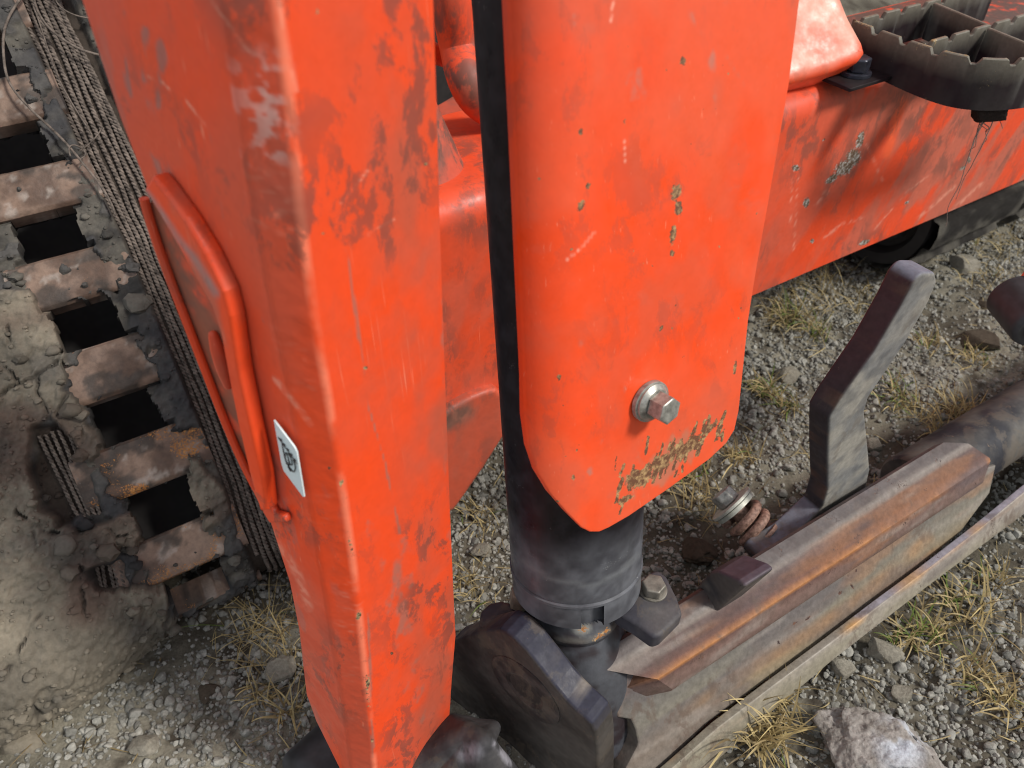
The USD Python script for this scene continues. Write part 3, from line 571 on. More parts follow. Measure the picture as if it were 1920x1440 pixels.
rl = curve(np.vstack([at_b([(820, -160), (838, -60), (848, 20), (862, 95)], -.80), at_b([(878, 155), (900, 188), (935, 205)], -.77)]), 60)
osub('grab_rail', tube(rl, .0225, 28), ex, .3, .6, 66, PAINT2)
osub('rail_stub', tube(at_b([(800, 95), (845, 110), (890, 118), (905, 120)], -.83), .012, 16), ex, .3, .6, 67, PAINT2)
hv = np.array([at_b([(862, -90), (880, -20), (897, 30), (905, 62)], -1.02)])[0]
HOSE = usdkit.material(stage, '/World/Looks/braided_hose', {'g': ('geometry', {}), 'w': ('wave_texture', {'wave_type': 'bands', 'bands_direction': 'diagonal', 'scale': 60.0, 'distortion': 1.0}), 'm': ('mapping', {'scale': (-1, 1, 1)}), 'w2': ('wave_texture', {'wave_type': 'bands', 'bands_direction': 'diagonal', 'scale': 60.0}), 'mu': ('math', {'math_type': 'multiply'}), 'b': ('bump', {'strength': 1.0, 'distance': .004}), 'p': ('principled_bsdf', {'base_color': (.03, .03, .035), 'roughness': .45})},
    [('g.position', 'w.vector'), ('g.position', 'm.vector'), ('m.vector', 'w2.vector'), ('w.fac', 'mu.value1'), ('w2.fac', 'mu.value2'), ('mu.value', 'b.height'), ('b.normal', 'p.normal')], surface='p.BSDF')
obj('braided_hose', tube(curve(hv, 30), .05, 24), HOSE, ex)

# ---- foot step bolted to the frame
S_T, S_B = .566, .498
def serr(path, zb, zt, pitch=.046, depth=.0075, th=.006, notch=True, seed=0):
    """upright strip along path (a, b) with notched top edge"""
    p = np.asarray(path, float); s = np.r_[0, np.cumsum(np.linalg.norm(np.diff(p, axis=0), axis=1))]; n = max(8, int(s[-1] / .0022)); ss = np.linspace(0, s[-1], n)
    q = np.stack([np.interp(ss, s, p[:, 0]), np.interp(ss, s, p[:, 1])], 1)
    ph = ((ss + .013) % pitch) / pitch; d = np.where(notch, depth * sm(np.abs(ph - .5), .19, .07), 0); top = zt - d
    zb = np.broadcast_to(zb, n); tg = np.gradient(q, axis=0); tg /= np.linalg.norm(tg, axis=1, keepdims=True); nn = np.stack([tg[:, 1], -tg[:, 0]], 1)
    ring = []
    for o_, zz in ((.5, zb), (.5, (zb + top) / 2), (.5, top - .0012), (.3, top), (-.3, top), (-.5, top - .0012), (-.5, (zb + top) / 2), (-.5, zb)):
        qq = q + nn * o_ * th; ring.append(M(qq[:, 0], qq[:, 1], zz))
    V = np.stack(ring, 1).reshape(-1, 3); k = len(ring); fs = []
    j = np.arange(k); j2 = (j + 1) % k
    for i in range(n - 1): fs += [np.stack([i * k + j, i * k + j2, (i + 1) * k + j2], 1), np.stack([i * k + j, (i + 1) * k + j2, (i + 1) * k + j], 1)]
    fs += [np.stack([np.zeros(k - 2, int), j[1:-1], j[2:]], 1)[:, ::-1], (n - 1) * k + np.stack([np.zeros(k - 2, int), j[1:-1], j[2:]], 1)]
    fs = np.vstack(fs); return V, (fs if trimesh.Trimesh(V, fs, process=False).volume > 0 else fs[:, ::-1])
STEP = worn('step_steel', (.22, .15, .07), (.40, .34, .22), .46, bump=.1, grain=.2, speck=.3, speckcol=(.1, .08, .06), spec=.18)
def stepcol(v):
    c = mix([.022, .018, .018], [.014, .008, .010], sm(nz(v, 40, 71, 4), .4, .6)); c = mix(c, [.12, .115, .105], .55 * sm(nz(v, 38, 73, 6), .52, .62) * sm(v @ EX, 1.0, 1.06))
    edge = sm(v[:, 2], S_T - .018, S_T - .002); return mix(c, [.24, .22, .17], .5 * edge)
def splate(name, parent, *a, **k):
    v, f = serr(*a, **k); return obj(name, (v, f), STEP, parent, 40, tint=stepcol(v), chip=.5 * sm(v[:, 2], S_T - .004, S_T) * sm(nz(v, 60, 4), .4, .6) + .3 * sm(nz(v, 45, 9), .62, .7))
bandp = curve(np.array([(.990, -.76), (.988, -.66), (.986, -.590), (.990, -.552), (1.004, -.520), (1.035, -.496), (1.09, -.480), (1.18, -.472), (1.32, -.470)]), 120)
ss = np.r_[0, np.cumsum(np.linalg.norm(np.diff(bandp, axis=0), axis=1))]
zbb = np.interp(np.linspace(0, 1, max(8, int(ss[-1] / .0022))), [0, .15, .22, .40, .6, 1], [.513, .513, .509, .503, .500, .499])
stp = splate('foot_step', ex, bandp, zbb, S_T)
splate('tread_plate', stp, [(.995, -.592), (1.32, -.592)], .513, S_T - .001)
splate('tread_plate', stp, [(.996, -.702), (1.32, -.702)], .513, S_T - .001)
splate('divider_plate', stp, [(1.165, -.696), (1.140, -.598)], .513, S_T - .003, notch=False)
splate('divider_plate', stp, [(1.128, -.586), (1.105, -.486)], .500, S_T - .003, notch=False)
fl = slab([M(.900, -.70, .5125 + .006), M(.984, -.70, .5125 + .006), M(.984, -.612, .5125 + .006), M(.900, -.612, .5125 + .006)], UP, .005, .001, .01)
obj('mounting_foot', fl, STEP, stp, 35, tint=stepcol(fl[0]) * .8, chip=np.zeros(len(fl[0])))
obj('step_bolt', cat(disc(M(.945, -.642, .519), UP, .020, .005), hexprism(M(.945, -.642, .524), UP, .027, .018, .003, .3)), plain('black_bolt', (.035, .036, .048), .35, metal=.5, grain=.5), stp, 35)

# ---- rubber tracks (front of each track: ground contact, bend, sloping run)
TR, TC = .07, np.array([-.739, .06])
def track_point(l):
    """(b, z), normal (b, z) at path length l; 0 = start of the sloping run, negative = round the bend"""
    l = np.asarray(l, float); s2 = math.sqrt(.5)
    e = TC + TR * np.array([s2, s2])
    th = np.where(l < 0, np.pi / 4 + l / TR, np.pi / 4); th2 = np.maximum(th, -np.pi / 2); over = np.minimum(th + np.pi / 2, 0) * TR
    b = TC[0] + TR * np.cos(th2) - s2 * np.maximum(l, 0) + over; z = TC[1] + TR * np.sin(th2) + s2 * np.maximum(l, 0)
    return b, z, np.cos(th2), np.sin(th2)
HOLES = [-.047, .065, .186, .308, .425, .537, .652]; AH = -.046
def hole_mask(a, l, grow=0.0):
    d = np.full(a.shape, -1.0)
    for i, h in enumerate(HOLES):
        d = np.maximum(d, np.minimum(.034 + grow - np.abs(a - AH - .002), .0295 + grow - np.abs(l - h)))
    return d
def cords_at(l):   # left edge of the bared cords
    return np.interp(l, [-.12, -.06, .0, .06, .16, .28, .4, .52, .7], [.026, .022, .022, .028, .030, .031, .030, .024, .020])
A_, L__ = np.meshgrid(np.arange(-.62, .20, .0021), np.arange(-.20, .80, .0021)); na = A_.shape[1]
a, l = A_.ravel(), L__.ravel()
b, z, nb, nzv = track_point(l); P0 = M(a, b, z); N0 = M(0 * a, nb, nzv)
xy = proj(P0 + N0 * .012)
wx = xy + 34 * np.stack([nz(P0, 45, 81, 4) - .5, nz(P0, 45, 83, 4) - .5], 1)
DRY = [[(-900, 560), (60, 545), (105, 600), (125, 690), (112, 760), (62, 800), (55, 845), (75, 950), (150, 1000), (255, 958), (272, 1030), (215, 1040), (165, 1062), (180, 1105), (315, 1095), (330, 1190), (0, 1420), (-900, 1900)],
       [(70, 720), (135, 735), (195, 845), (168, 868), (120, 825)], [(285, 850), (372, 862), (398, 892), (350, 915), (300, 892)], [(345, 905), (395, 892), (440, 935), (420, 985), (362, 1005), (345, 950)], [(110, 740), (150, 760), (205, 850), (190, 858), (150, 820)]]
dry = np.max([inpoly(wx, p, 7) for p in DRY], 0)
big = inpoly(wx, DRY[0], 7)
big = big * (1 - inpoly(wx, [(62, 800), (105, 792), (150, 850), (185, 960), (110, 985), (75, 930)], 5)) * (1 - inpoly(wx, [(172, 1058), (228, 1050), (242, 1105), (182, 1108)], 4))
dry = np.minimum(dry, 1) * np.maximum(big, dry * (xy[:, 0] > 190) + big)
dry = np.clip(np.maximum(big, np.max([inpoly(wx, p, 6) for p in DRY[1:]], 0)), 0, 1)
bars = np.zeros(len(a)); clot = sm(nz(P0, 32, 89, 4), .60, .66)

for h0, h1 in zip(HOLES[:-1], HOLES[1:]):
    m_ = (h0 + h1) / 2; hl = (h1 - h0) / 2 - .029
    bars = np.maximum(bars, np.clip(np.minimum(.046 - np.abs(a - AH - .002 + .016 * (nz(P0, 70, 87, 3) - .5) * 2), hl + .006 - np.abs(l - m_)) / .002, 0, 1))
m_ = HOLES[0] - .052; bars = np.maximum(bars, np.clip(np.minimum(.055 - np.abs(a - AH), .024 - np.abs(l - m_)) / .002, 0, 1))
bars = bars * (1 - clot)
ca = cords_at(l); incord = sm(a, ca - .002, ca + .003) * (1 - sm(a, ca + .060, ca + .066))
rough_ = nz(P0, 30, 91, 5) - .5; fine = nz(P0, 130, 92, 3) - .5
flake = sm(nz(P0, 26, 95, 3), .50, .54)
crumb = nz(P0, 210, 93, 3) - .5; hgt = .005 + .010 * rough_ + .006 * fine + .004 * crumb + .005 * flake
hgt = hgt * (1 - .72 * dry) + dry * (.017 + .003 * sm(nz(P0, 40, 96, 4), .48, .53) + .006 * crumb + .004 * fine)
# big lugs of caked mud low on the left
hgt = hgt + .020 * big * sm(-a, .10, .20) * (1 - sm(l, .02, .16)) + .012 * big * sm(-a, .12, .3)
# drying cracks
vo = np.random.default_rng(5).uniform([-.62, -.2], [.2, .8], (70, 2)); dk = cKDTree(vo).query(np.stack([a + .03 * (nz(P0, 25, 97) - .5), l + .03 * (nz(P0, 25, 98) - .5)], 1), k=2)[0]
crack = (1 - sm(dk[:, 1] - dk[:, 0], .0005, .0035)) * sm(nz(P0, 9, 99, 3), .50, .60)
for cp in ([(0, 742), (40, 722), (80, 700), (108, 684), (128, 652)], [(102, 792), (118, 760), (132, 735), (128, 705)], [(70, 700), (78, 745), (86, 775)], [(100, 1120), (75, 1160), (40, 1205), (0, 1250)], [(275, 1178), (300, 1160), (322, 1148)], [(52, 1312), (62, 1335), (72, 1350)], [(150, 1060), (160, 1110), (165, 1150)], [(20, 610), (24, 640), (22, 660)], [(30, 960), (70, 985), (110, 1000)], [(200, 990), (220, 1005), (240, 1000)]):
    crack = np.maximum(crack, stroke(xy + 10 * np.stack([nz(P0, 60, 191, 5) - .5, nz(P0, 60, 192, 5) - .5], 1) * 2.4, cp, 2.6))
crack = crack * sm(nz(P0, 55, 193, 4), .36, .56)
hgt = hgt - .008 * crack * dry
hgt = hgt * (1 - bars * (1 - .9 * np.clip(dry + .0 * a, 0, 1) * (a < -.085))) - .005 * bars * (1 - dry)
hgt = hgt * (1 - incord) + incord * (-.004)
win1 = inpoly(wx, [(62, 800), (105, 792), (150, 850), (185, 960), (110, 985), (75, 930)], 6); win2 = inpoly(wx, [(172, 1058), (228, 1050), (242, 1105), (182, 1108)], 5)
hgt = hgt * (1 - np.maximum(win1, win2)) - .004 * np.maximum(win1, win2)
TV = P0 + N0 * hgt[:, None]
lightmud = mix(alb(120, 113, 101), alb(158, 148, 130), sm(nz(P0, 12, 101, 4), .3, .65)); lightmud = mix(lightmud, alb(108, 90, 80), .8 * sm(nz(P0, 8, 103, 3), .52, .66))
darkmud = mix(alb(58, 57, 56), alb(108, 104, 96), sm(nz(P0, 34, 105, 4), .35, .68)); darkmud = mix(darkmud, alb(84, 84, 86), .5 * flake)
tc = mix(darkmud, lightmud, dry * (.55 + .45 * sm(nz(P0, 20, 107, 3), .3, .5)))
tc = mix(tc, alb(70, 58, 50), np.maximum(win1, win2) * .8); tc = mix(tc, alb(72, 64, 57), incord)
tc = mix(tc, [.03, .027, .025], np.clip(crack * dry, 0, .55))
hm = hole_mask(a, l) + .006 * (nz(P0, 90, 111, 3) - .5) * 2
idx = np.arange(A_.size).reshape(A_.shape); i00, i10, i01, i11 = (q.ravel() for q in (idx[:-1, :-1], idx[:-1, 1:], idx[1:, :-1], idx[1:, 1:]))
tf = np.vstack([np.stack([i00, i10, i11], 1), np.stack([i00, i11, i01], 1)])
if np.cross(TV[tf[0, 1]] - TV[tf[0, 0]], TV[tf[0, 2]] - TV[tf[0, 0]]) @ N0[tf[0, 0]] < 0: tf = tf[:, ::-1]
hm[bars > .9] -= .0
tf = tf[hm[tf].max(1) < .0]
u_, inv = np.unique(tf, return_inverse=True); tf = inv.reshape(tf.shape); TVs, TNs, tcs = TV[u_], N0[u_], tc[u_]
TVs, tf, ids = edge_skirt(TVs, tf, TNs, .035); tcs = np.vstack([tcs, tcs[ids] * .45])  # hole walls tinted darker to stand for shade
trk = obj('rubber_track', (TVs, tf), MUD, ex, 50, tint=tcs, chip=np.zeros(len(tcs)), label='worn muddy rubber track with bared cords and iron bars')
rgm = np.random.default_rng(23); sel = rgm.choice(len(TV), 5200); sel = sel[(hm[sel] < -.008) & (bars[sel] < .1) & (incord[sel] < .1) & visible(TV[sel])]; cm = []
for k_, q_ in enumerate(sel[:1500]):
    r_ = .0011 * math.exp(rgm.gamma(1.6, .42)); t_r = trimesh.creation.icosphere(subdivisions=1); cm.append((np.array(t_r.vertices) * (1 + .5 * (rgm.random((42, 1)) - .5)) * r_ * [1, .9, .7] + TV[q_] + N0[q_] * r_ * .2, np.array(t_r.faces)))
crm = cat(*cm); tag(obj('mud_crumbs', crm, MUD, trk, 40, tint=np.repeat(tc[sel[:1500]] * rgm.uniform(.8, 1.25, (len(cm), 1)), 42, 0), chip=np.zeros(len(crm[0]))), kind='stuff')
# iron bars bridging the holes
def bar_mesh(l0, l1, a0, a1, top=.004, seed=0):
    n = 20; t = np.linspace(0, 1, n); prof_h = top - .005 * np.clip(1 - t * 10, 0, 1) ** 2 - .003 * np.clip(t * 16 - 15, 0, 1) ** 2; A = np.linspace(a0, a1, 44); ll = l0 + (l1 - l0) * t
    b, z, nb, nzz = track_point(ll)
    Vt_ = (M(A[:, None] + 0 * b, 0 * A[:, None] + b + nb * prof_h, 0 * A[:, None] + z + nzz * prof_h))
    Vb = (M(A[:, None] + 0 * b, 0 * A[:, None] + b - nb * .03, 0 * A[:, None] + z - nzz * .03))
    sec = np.concatenate([Vt_, Vb[:, ::-1]], 1); k = sec.shape[1]; V = sec.reshape(-1, 3); V = V + M(0 * V[:, 0], .7 * np.ones(len(V)), .7 * np.ones(len(V))) * (.0025 * (nz(V, 80, seed, 3) - .5))[:, None]
    fs = []; j = np.arange(k); j2 = (j + 1) % k
    for i in range(len(A) - 1): fs += [np.stack([i * k + j, i * k + j2, (i + 1) * k + j2], 1), np.stack([i * k + j, (i + 1) * k + j2, (i + 1) * k + j], 1)]
    fs = np.vstack(fs); return V, (fs if trimesh.Trimesh(V, fs, process=False).vertex_normals[5 * k + 10] @ (FR + UP) > 0 else fs[:, ::-1])
edges = [(h0 + .0285, h1 - .0285) for h0, h1 in zip(HOLES[:-1], HOLES[1:])] + [(HOLES[0] - .080, HOLES[0] - .0285), (HOLES[-1] + .0285, HOLES[-1] + .085)]
for i, (l0, l1) in enumerate(edges):
    v, f = bar_mesh(l0, l1, AH - .075, AH + .075, .0055, 120 + i)
    c = mix(alb(100, 79, 66), alb(142, 118, 102), sm(nz(v, 35, 121 + i, 4), .35, .62)); c = mix(c, alb(186, 176, 166), .5 * sm(nz(v, 80, 131 + i, 5), .60, .68)); c = mix(c, alb(66, 58, 52), .85 * sm(nz(v, 36, 141 + i, 6), .50, .60))
    lr = .45 if l0 < .2 else .12
    obj('iron_bar', (v, f), IRON, trk, 28, tint=c, chip=np.clip(lr + .5 * (nz(v, 25, 151 + i, 3) - .5), 0, .6) * sm(nz(v, 22, 161 + i, 3), .45, .58))
# twisted cords
def twisted(l0, l1, afun, rad=.0021, hoff=.0015, seed=0, kk=2, pitch=.011):
    ll = np.arange(l0, l1, .0022); b, z, nb, nzz = track_point(ll); av = afun(ll); rg = np.random.default_rng(seed)
    wob = .0016 * (noise(np.stack([ll * 28, 0 * ll + seed * 7.3, 0 * ll], 1), 3) - .5) * 2
    ctr = M(av + wob, b + nb * hoff, z + nzz * hoff); nn = M(0 * ll, nb, nzz); out = []
    for q in range(kk):
        ph = 2 * math.pi * (ll / pitch + q / kk); out.append(tube(ctr + (np.cos(ph)[:, None] * EX + np.sin(ph)[:, None] * nn) * rad * .55, rad * .62, 6))
    return cat(*out)
for i in range(8):
    l0, l1 = -.13, .84 - .02 * R.random()
    if i < 2: l0 = -.02 - .02 * i
    top = (lambda ll, i=i: cords_at(ll) + .0040 + .0068 * i * (1 + .10 * np.sin(ll * 9 + i * .6)))
    obj('steel_cord', twisted(l0, l1, top, .0027 + .0004 * R.random(), -.0022 + .002 * R.random(), i), CORD, trk, True)
def at_track(px, off=0.0):
    return on(px, (-.6895 * FR + .1095 * UP) + off * nrm(FR + UP), nrm(FR + UP))
def al(px):
    p = at_track([px])[0]; return p @ EX, (-(p @ FR + .6895) + (p[2] - .1095)) / math.sqrt(2)
for i in range(5):   # cords bared inside the mud window
    (x0, l0), (x1, l1) = al((150 - 0 + i * 8 + 6, 985 - i * 5)), al((72 + i * 13, 815 - i * 3))
    obj('steel_cord', twisted(min(l0, l1), max(l0, l1), lambda ll, x0=x0, l0=l0, x1=x1, l1=l1: x0 + (x1 - x0) * (ll - l0) / (l1 - l0), .0022, .003, 40 + i), CORD, trk, True)
for i in range(5):
    (x0, l0), (x1, l1) = al((192 + i * 11, 1110 - i * 2)), al((180 + i * 11, 1058 - i * 2))
    obj('steel_cord', twisted(min(l0, l1), max(l0, l1), lambda ll, x0=x0, l0=l0, x1=x1, l1=l1: x0 + (x1 - x0) * (ll - l0) / (l1 - l0), .0022, .004, 50 + i), CORD, trk, True)
# frayed wires lying loose over the track
for px in ([(70, -40), (30, 10), (12, 60), (6, 100), (14, 145), (40, 185), (75, 225), (120, 265), (155, 300), (185, 345), (215, 400)], [(60, -30), (68, 20), (90, 50), (120, 75), (150, 92), (185, 104)], [(105, -30), (125, 20), (150, 32), (172, 32)], [(150, 280), (172, 262), (190, 236)], [(132, 290), (140, 275), (160, 284), (150, 298)], [(60, 10), (80, 60), (105, 130), (140, 200), (170, 250)]):
    pp = at_track(px, .020) + R.normal(0, .0015, (len(px), 3)); obj('frayed_wire', tube(curve(pp, 60), .0016 if len(px) > 5 else .0009, 6), CORD, trk, True)
bI, zI, _, _ = track_point(np.array([.2]))
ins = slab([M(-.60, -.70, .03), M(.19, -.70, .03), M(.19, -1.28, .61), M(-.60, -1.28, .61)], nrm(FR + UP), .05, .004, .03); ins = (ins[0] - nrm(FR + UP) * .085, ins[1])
obj('track_interior', ins, DARK, trk)  # near-black slab put behind the holes to read as deep shade
# right-hand track, below the frame; mud tint darkened to stand for shade
A2, L2 = np.meshgrid(np.arange(1.37, 2.05, .006), np.arange(-2.2, 2.2, .02)); a, th = A2.ravel(), L2.ravel(); RT_ = .125
lug = sm(np.abs((th % .80) - .40), .15, .20); P0 = M(a, -.795 + RT_ * np.cos(th), .120 + RT_ * np.sin(th)); hg = .014 * lug + .008 * (nz(P0, 40, 171, 4) - .5) - .012 * (np.abs(a - 1.70) < .04)
v = P0 + M(0 * a, np.cos(th), np.sin(th)) * hg[:, None]; idx = np.arange(A2.size).reshape(A2.shape); i00, i10, i01, i11 = (q.ravel() for q in (idx[:-1, :-1], idx[:-1, 1:], idx[1:, :-1], idx[1:, 1:])); f = np.vstack([np.stack([i00, i10, i11], 1), np.stack([i00, i11, i01], 1)])
rt = obj('rubber_track', (v, f), MUD, ex, 40, tint=mix(alb(48, 45, 42), alb(96, 92, 84), sm(nz(v, 22, 173, 4), .4, .65)), chip=np.zeros(len(v)))
obj('idler_disc', lathe([(1e-4, 0), (.07, 0), (.075, .01), (.085, .01), (.095, -.01), (.118, -.01), (.118, .05), (1e-4, .05)][::-1], M(1.385, -.795, .120), EX, 48), DARK, rt)
obj('track_roller', lathe([(1e-4, 0), (.16, 0), (.19, .02), (.19, .20), (.16, .22), (1e-4, .22)], M(1.08, -.95, .20), EX, 48), DARK, ex)

# ================================================================== THE BLADE ATTACHMENT
at = thing('blade_attachment', 'dark steel attachment with long rusty blade, curved lever and cheek plates below the cylinder', 'machine attachment')
def rustcol(v, seed, bands):
    """colour by height in the section (bands: (t, colour)), streaked along the blade"""
    s = v @ EX; Q = np.stack([s * .22, v @ FR, v[:, 2]], 1); t = v[:, 2] + (.004 if seed == 201 else .009) * (nz(Q, 30, seed, 4) - .5); B = sorted(bands)
    c = np.stack([np.interp(t, [q[0] for q in B], [q[1][k] for q in B]) for k in range(3)], 1)
    if seed == 201: c = mix(c, [.10, .06, .052], .85 * ((t > .128) & (t < .141)) * sm(nz(np.stack([s, 0 * s, 0 * s], 1), 14, 207, 4), .45, .58))
    c = mix(c, [.33, .13, .035], .28 * sm(nz(Q, 34, seed + 3, 5), .58, .70)); c = mix(c, [.085, .07, .075], .55 * sm(nz(Q, 26, seed + 5, 4), .52, .66)); return mix(c, [.26, .23, .20], .35 * sm(nz(Q, 48, seed + 7, 4), .55, .68))
def extrude(prof, a_of, step=.006, slant=None):
    """closed section prof (b, z) run along the width between per-point ends a_of = (start, end)"""
    s = dense(np.array(list(prof) + [prof[0]], float), step)[:-1]; n = len(s)
    a0 = a_of[0](s) if callable(a_of[0]) else np.full(n, a_of[0]); a1 = a_of[1](s) if callable(a_of[1]) else np.full(n, a_of[1])
    k = max(4, int((a1 - a0).max() / step)); T = np.linspace(0, 1, k)
    V = M(a0 + T[:, None] * (a1 - a0), 0 * T[:, None] + s[:, 0], 0 * T[:, None] + s[:, 1]).reshape(-1, 3); j = np.arange(n); j2 = (j + 1) % n; fs = []
    for i in range(k - 1): fs += [np.stack([i * n + j, i * n + j2, (i + 1) * n + j2], 1), np.stack([i * n + j, (i + 1) * n + j2, (i + 1) * n + j], 1)]
    for lv in (0, k - 1):
        T2 = Delaunay(s).simplices; g = Polygon(s); cc = s[T2].mean(1); T2 = T2[shapely.contains_xy(g, cc[:, 0], cc[:, 1])]
        cr = np.cross(s[T2[:, 1]] - s[T2[:, 0]], s[T2[:, 2]] - s[T2[:, 0]]); T2 = np.where((cr > 0)[:, None], T2, T2[:, ::-1]); fs.append(lv * n + (T2 if lv else T2[:, ::-1]))
    fs = np.vstack(fs); return V, (fs if trimesh.Trimesh(V, fs, process=False).volume > 0 else fs[:, ::-1])
LE = [(at_z([p], z)[0], z) for p, z in (((1139, 1263), .168), ((1150, 1269), .158), ((1248, 1270), .135), ((1259, 1296), .108), ((1162, 1297), .116))]; a_r = at_z([(1862, 868)], .150)[0] @ EX
barp = [(-.300, .140), (-.297, .163), (-.292, .167), (-.276, .160), (-.273, .157), (-.253, .137), (-.250, .1345), (-.2410, .110), (-.2412, .106), (-.262, .092), (-.290, .105)]
def lend(s): return np.where(s[:, 0] > -.277, .285 + 1.86 * (s[:, 0] + .277), .285 + 1.6 * (-.277 - s[:, 0]))
def rend(s): return np.interp(s[:, 0], [-.300, -.277, -.252, -.242], [.835, .885, .915, .90])
v, f = extrude(barp, (lend, rend), .0045)
c = rustcol(v, 201, [(.10, (.10, .066, .054)), (.122, (.135, .085, .07)), (.131, (.10, .055, .046)), (.1345, (.30, .125, .04)), (.1385, (.12, .055, .038)), (.145, (.075, .044, .038)), (.154, (.085, .056, .050)), (.1585, (.20, .17, .145)), (.1615, (.075, .060, .056)), (.175, (.055, .045, .046))])
blade = obj('top_bar', (v, f), RUST, at, 25, tint=c, chip=.45 * sm(nz(v, 55, 205, 3), .62, .72))
# main inclined plate
MNv = nrm(.879 * FR + .477 * UP); MP0 = M(0, -.207, .012)
mp = [(1136, 1268), (1160, 1292), (1162, 1300), (1148, 1305), (1152, 1330), (1160, 1346), (1184, 1350), (1192, 1368), (1197, 1392), (1196, 1400), (1176, 1438), (1120, 1560), (1180, 1520), (1250, 1436), (1330, 1355), (1440, 1275), (1560, 1196), (1690, 1092), (1800, 1000), (1856, 925), (1868, 872), (1780, 900), (1300, 1180)]
v, f = slab(on(mp, MP0, MNv), MNv, .026, .0025, .005)
c = rustcol(v, 211, [(.0, (.17, .15, .11)), (.02, (.215, .182, .13)), (.04, (.19, .145, .09)), (.06, (.155, .138, .105)), (.085, (.12, .11, .095)), (.11, (.09, .080, .072)), (.2, (.12, .09, .07))])
q = proj(v); c = mix(c, [.26, .14, .06], .55 * sm(nz(v, 9, 208, 4), .35, .6) * stroke(q, [(1195, 1405), (1300, 1325), (1450, 1230), (1600, 1130), (1740, 1010)], 13) * (.3 + 1.3 * nz(v * [1, 1, 1], 60, 3))); c = mix(c, [.22, .12, .08], .7 * (1 - sm(q[:, 0], 1140, 1172)) * (q[:, 1] < 1420))
ch = np.zeros(len(v))
for x, y, rx, ry in [(1597, 1100, 5, 9), (1575, 1112, 8, 6), (1515, 1160, 10, 5), (1490, 1168, 9, 4), (1460, 1205, 4, 6), (1430, 1215, 5, 3), (1590, 1078, 5, 4), (1605, 1070, 5, 3), (1345, 1280, 6, 4), (1395, 1262, 5, 4), (1735, 1018, 4, 3)]: ch = np.maximum(ch, .8 * blob(q, x, y, rx, ry, -30))
obj('blade_plate', (v, f), RUST, at, 30, tint=c, chip=ch)
# lower lip resting on the ground
lipP = [(1150, 1545), (1215, 1480), (1262, 1440), (1345, 1366), (1445, 1290), (1560, 1204), (1650, 1135), (1740, 1068), (1840, 990), (1930, 916), (2060, 815), (2100, 850), (1920, 965), (1740, 1100), (1560, 1240), (1440, 1342), (1330, 1440), (1230, 1540)]
LN = nrm(FR * .93 + UP * .37); v, f = slab(on(lipP, M(0, -.186, .0), LN), LN, .011, .002, .005)
c = rustcol(v, 221, [(-.02, (.16, .142, .11)), (.02, (.20, .178, .13)), (.035, (.22, .195, .15)), (.05, (.24, .21, .18))]); q = proj(v); top = v @ LN < (M(0, -.186, 0) @ LN) - .0015
c = mix(c, [.30, .28, .33], .8 * (top & (q[:, 0] > 1600))); c = mix(c, [.42, .22, .07], .8 * np.maximum(blob(q, 1705, 1085, 40, 14, -35), np.maximum(blob(q, 1600, 1170, 30, 10, -35), blob(q, 1830, 990, 24, 8, -35))))  # lavender top edge stands in for light; orange patches are rust
obj('lower_lip', (v, f), RUST, at, 30, tint=c, chip=.4 * sm(nz(v, 60, 225, 3), .62, .7))
# round tube behind the blade
ta, tb = .86, 1.55; v, f = lathe(dense([(1e-4, 0), (.044, 0), (.047, .004), (.047, tb - ta), (1e-4, tb - ta)], .006), M(ta - .02, -.300, .074), EX, 70)
c = mix([.020, .020, .024], [.070, .066, .060], sm(nz(v * [1, 1, 1], 26, 231, 5), .38, .66)); c = mix(c, [.13, .12, .10], .5 * sm(nz(v, 12, 233, 3), .5, .62))
obj('round_tube', (v, f), STEEL, at, 40, tint=c, chip=.4 * sm(nz(v, 70, 235, 3), .62, .7))
def steelcol(v, seed, top=(.045, .045, .066), dusty=(.16, .145, .125), amt=.6):
    c = mix([.028, .027, .030], [.060, .052, .048], sm(nz(v, 24, seed, 4), .4, .6)); n_ = trimesh.Trimesh(*[v, np.zeros((0, 3), int)], process=False) if False else None
    return mix(c, dusty, amt * sm(nz(v, 34, seed + 2, 5), .52, .68))
# left cheek plate, in line with the arm
ck = slab(on([(842, 1206), (880, 1192), (935, 1180), (948, 1185), (962, 1195), (985, 1218), (1012, 1252), (1040, 1288), (1062, 1314), (1080, 1332), (1096, 1346), (1108, 1358), (1116, 1374), (1120, 1400), (1122, 1460), (1120, 1640), (850, 1640), (820, 1400)], .292 * EA, EA), -EA, .030, .0040, .0045, rc=.006)
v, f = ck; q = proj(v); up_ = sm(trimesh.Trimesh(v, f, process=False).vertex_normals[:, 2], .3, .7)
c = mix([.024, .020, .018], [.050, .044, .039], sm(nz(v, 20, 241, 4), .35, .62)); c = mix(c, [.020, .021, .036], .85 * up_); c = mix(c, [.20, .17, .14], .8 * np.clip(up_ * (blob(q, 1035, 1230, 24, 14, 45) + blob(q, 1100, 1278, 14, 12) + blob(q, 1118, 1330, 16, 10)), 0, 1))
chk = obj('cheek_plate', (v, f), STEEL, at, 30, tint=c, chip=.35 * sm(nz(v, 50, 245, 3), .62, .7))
hc = on([(985, 1293)], .292 * EA, EA)[0]; hr = lathe(dense([(.046, -.004), (.044, .001), (.040, .0015), (.030, .0012), (.024, .0018), (.019, -.0005), (.016, -.012), (1e-4, -.014)], .004), hc, -EA, 50)
c = mix([.022, .018, .017], [.05, .042, .038], sm(nz(hr[0], 60, 3), .4, .6)); obj('pin_bore', hr, STEEL, chk, 30, tint=c, chip=np.zeros(len(c)))
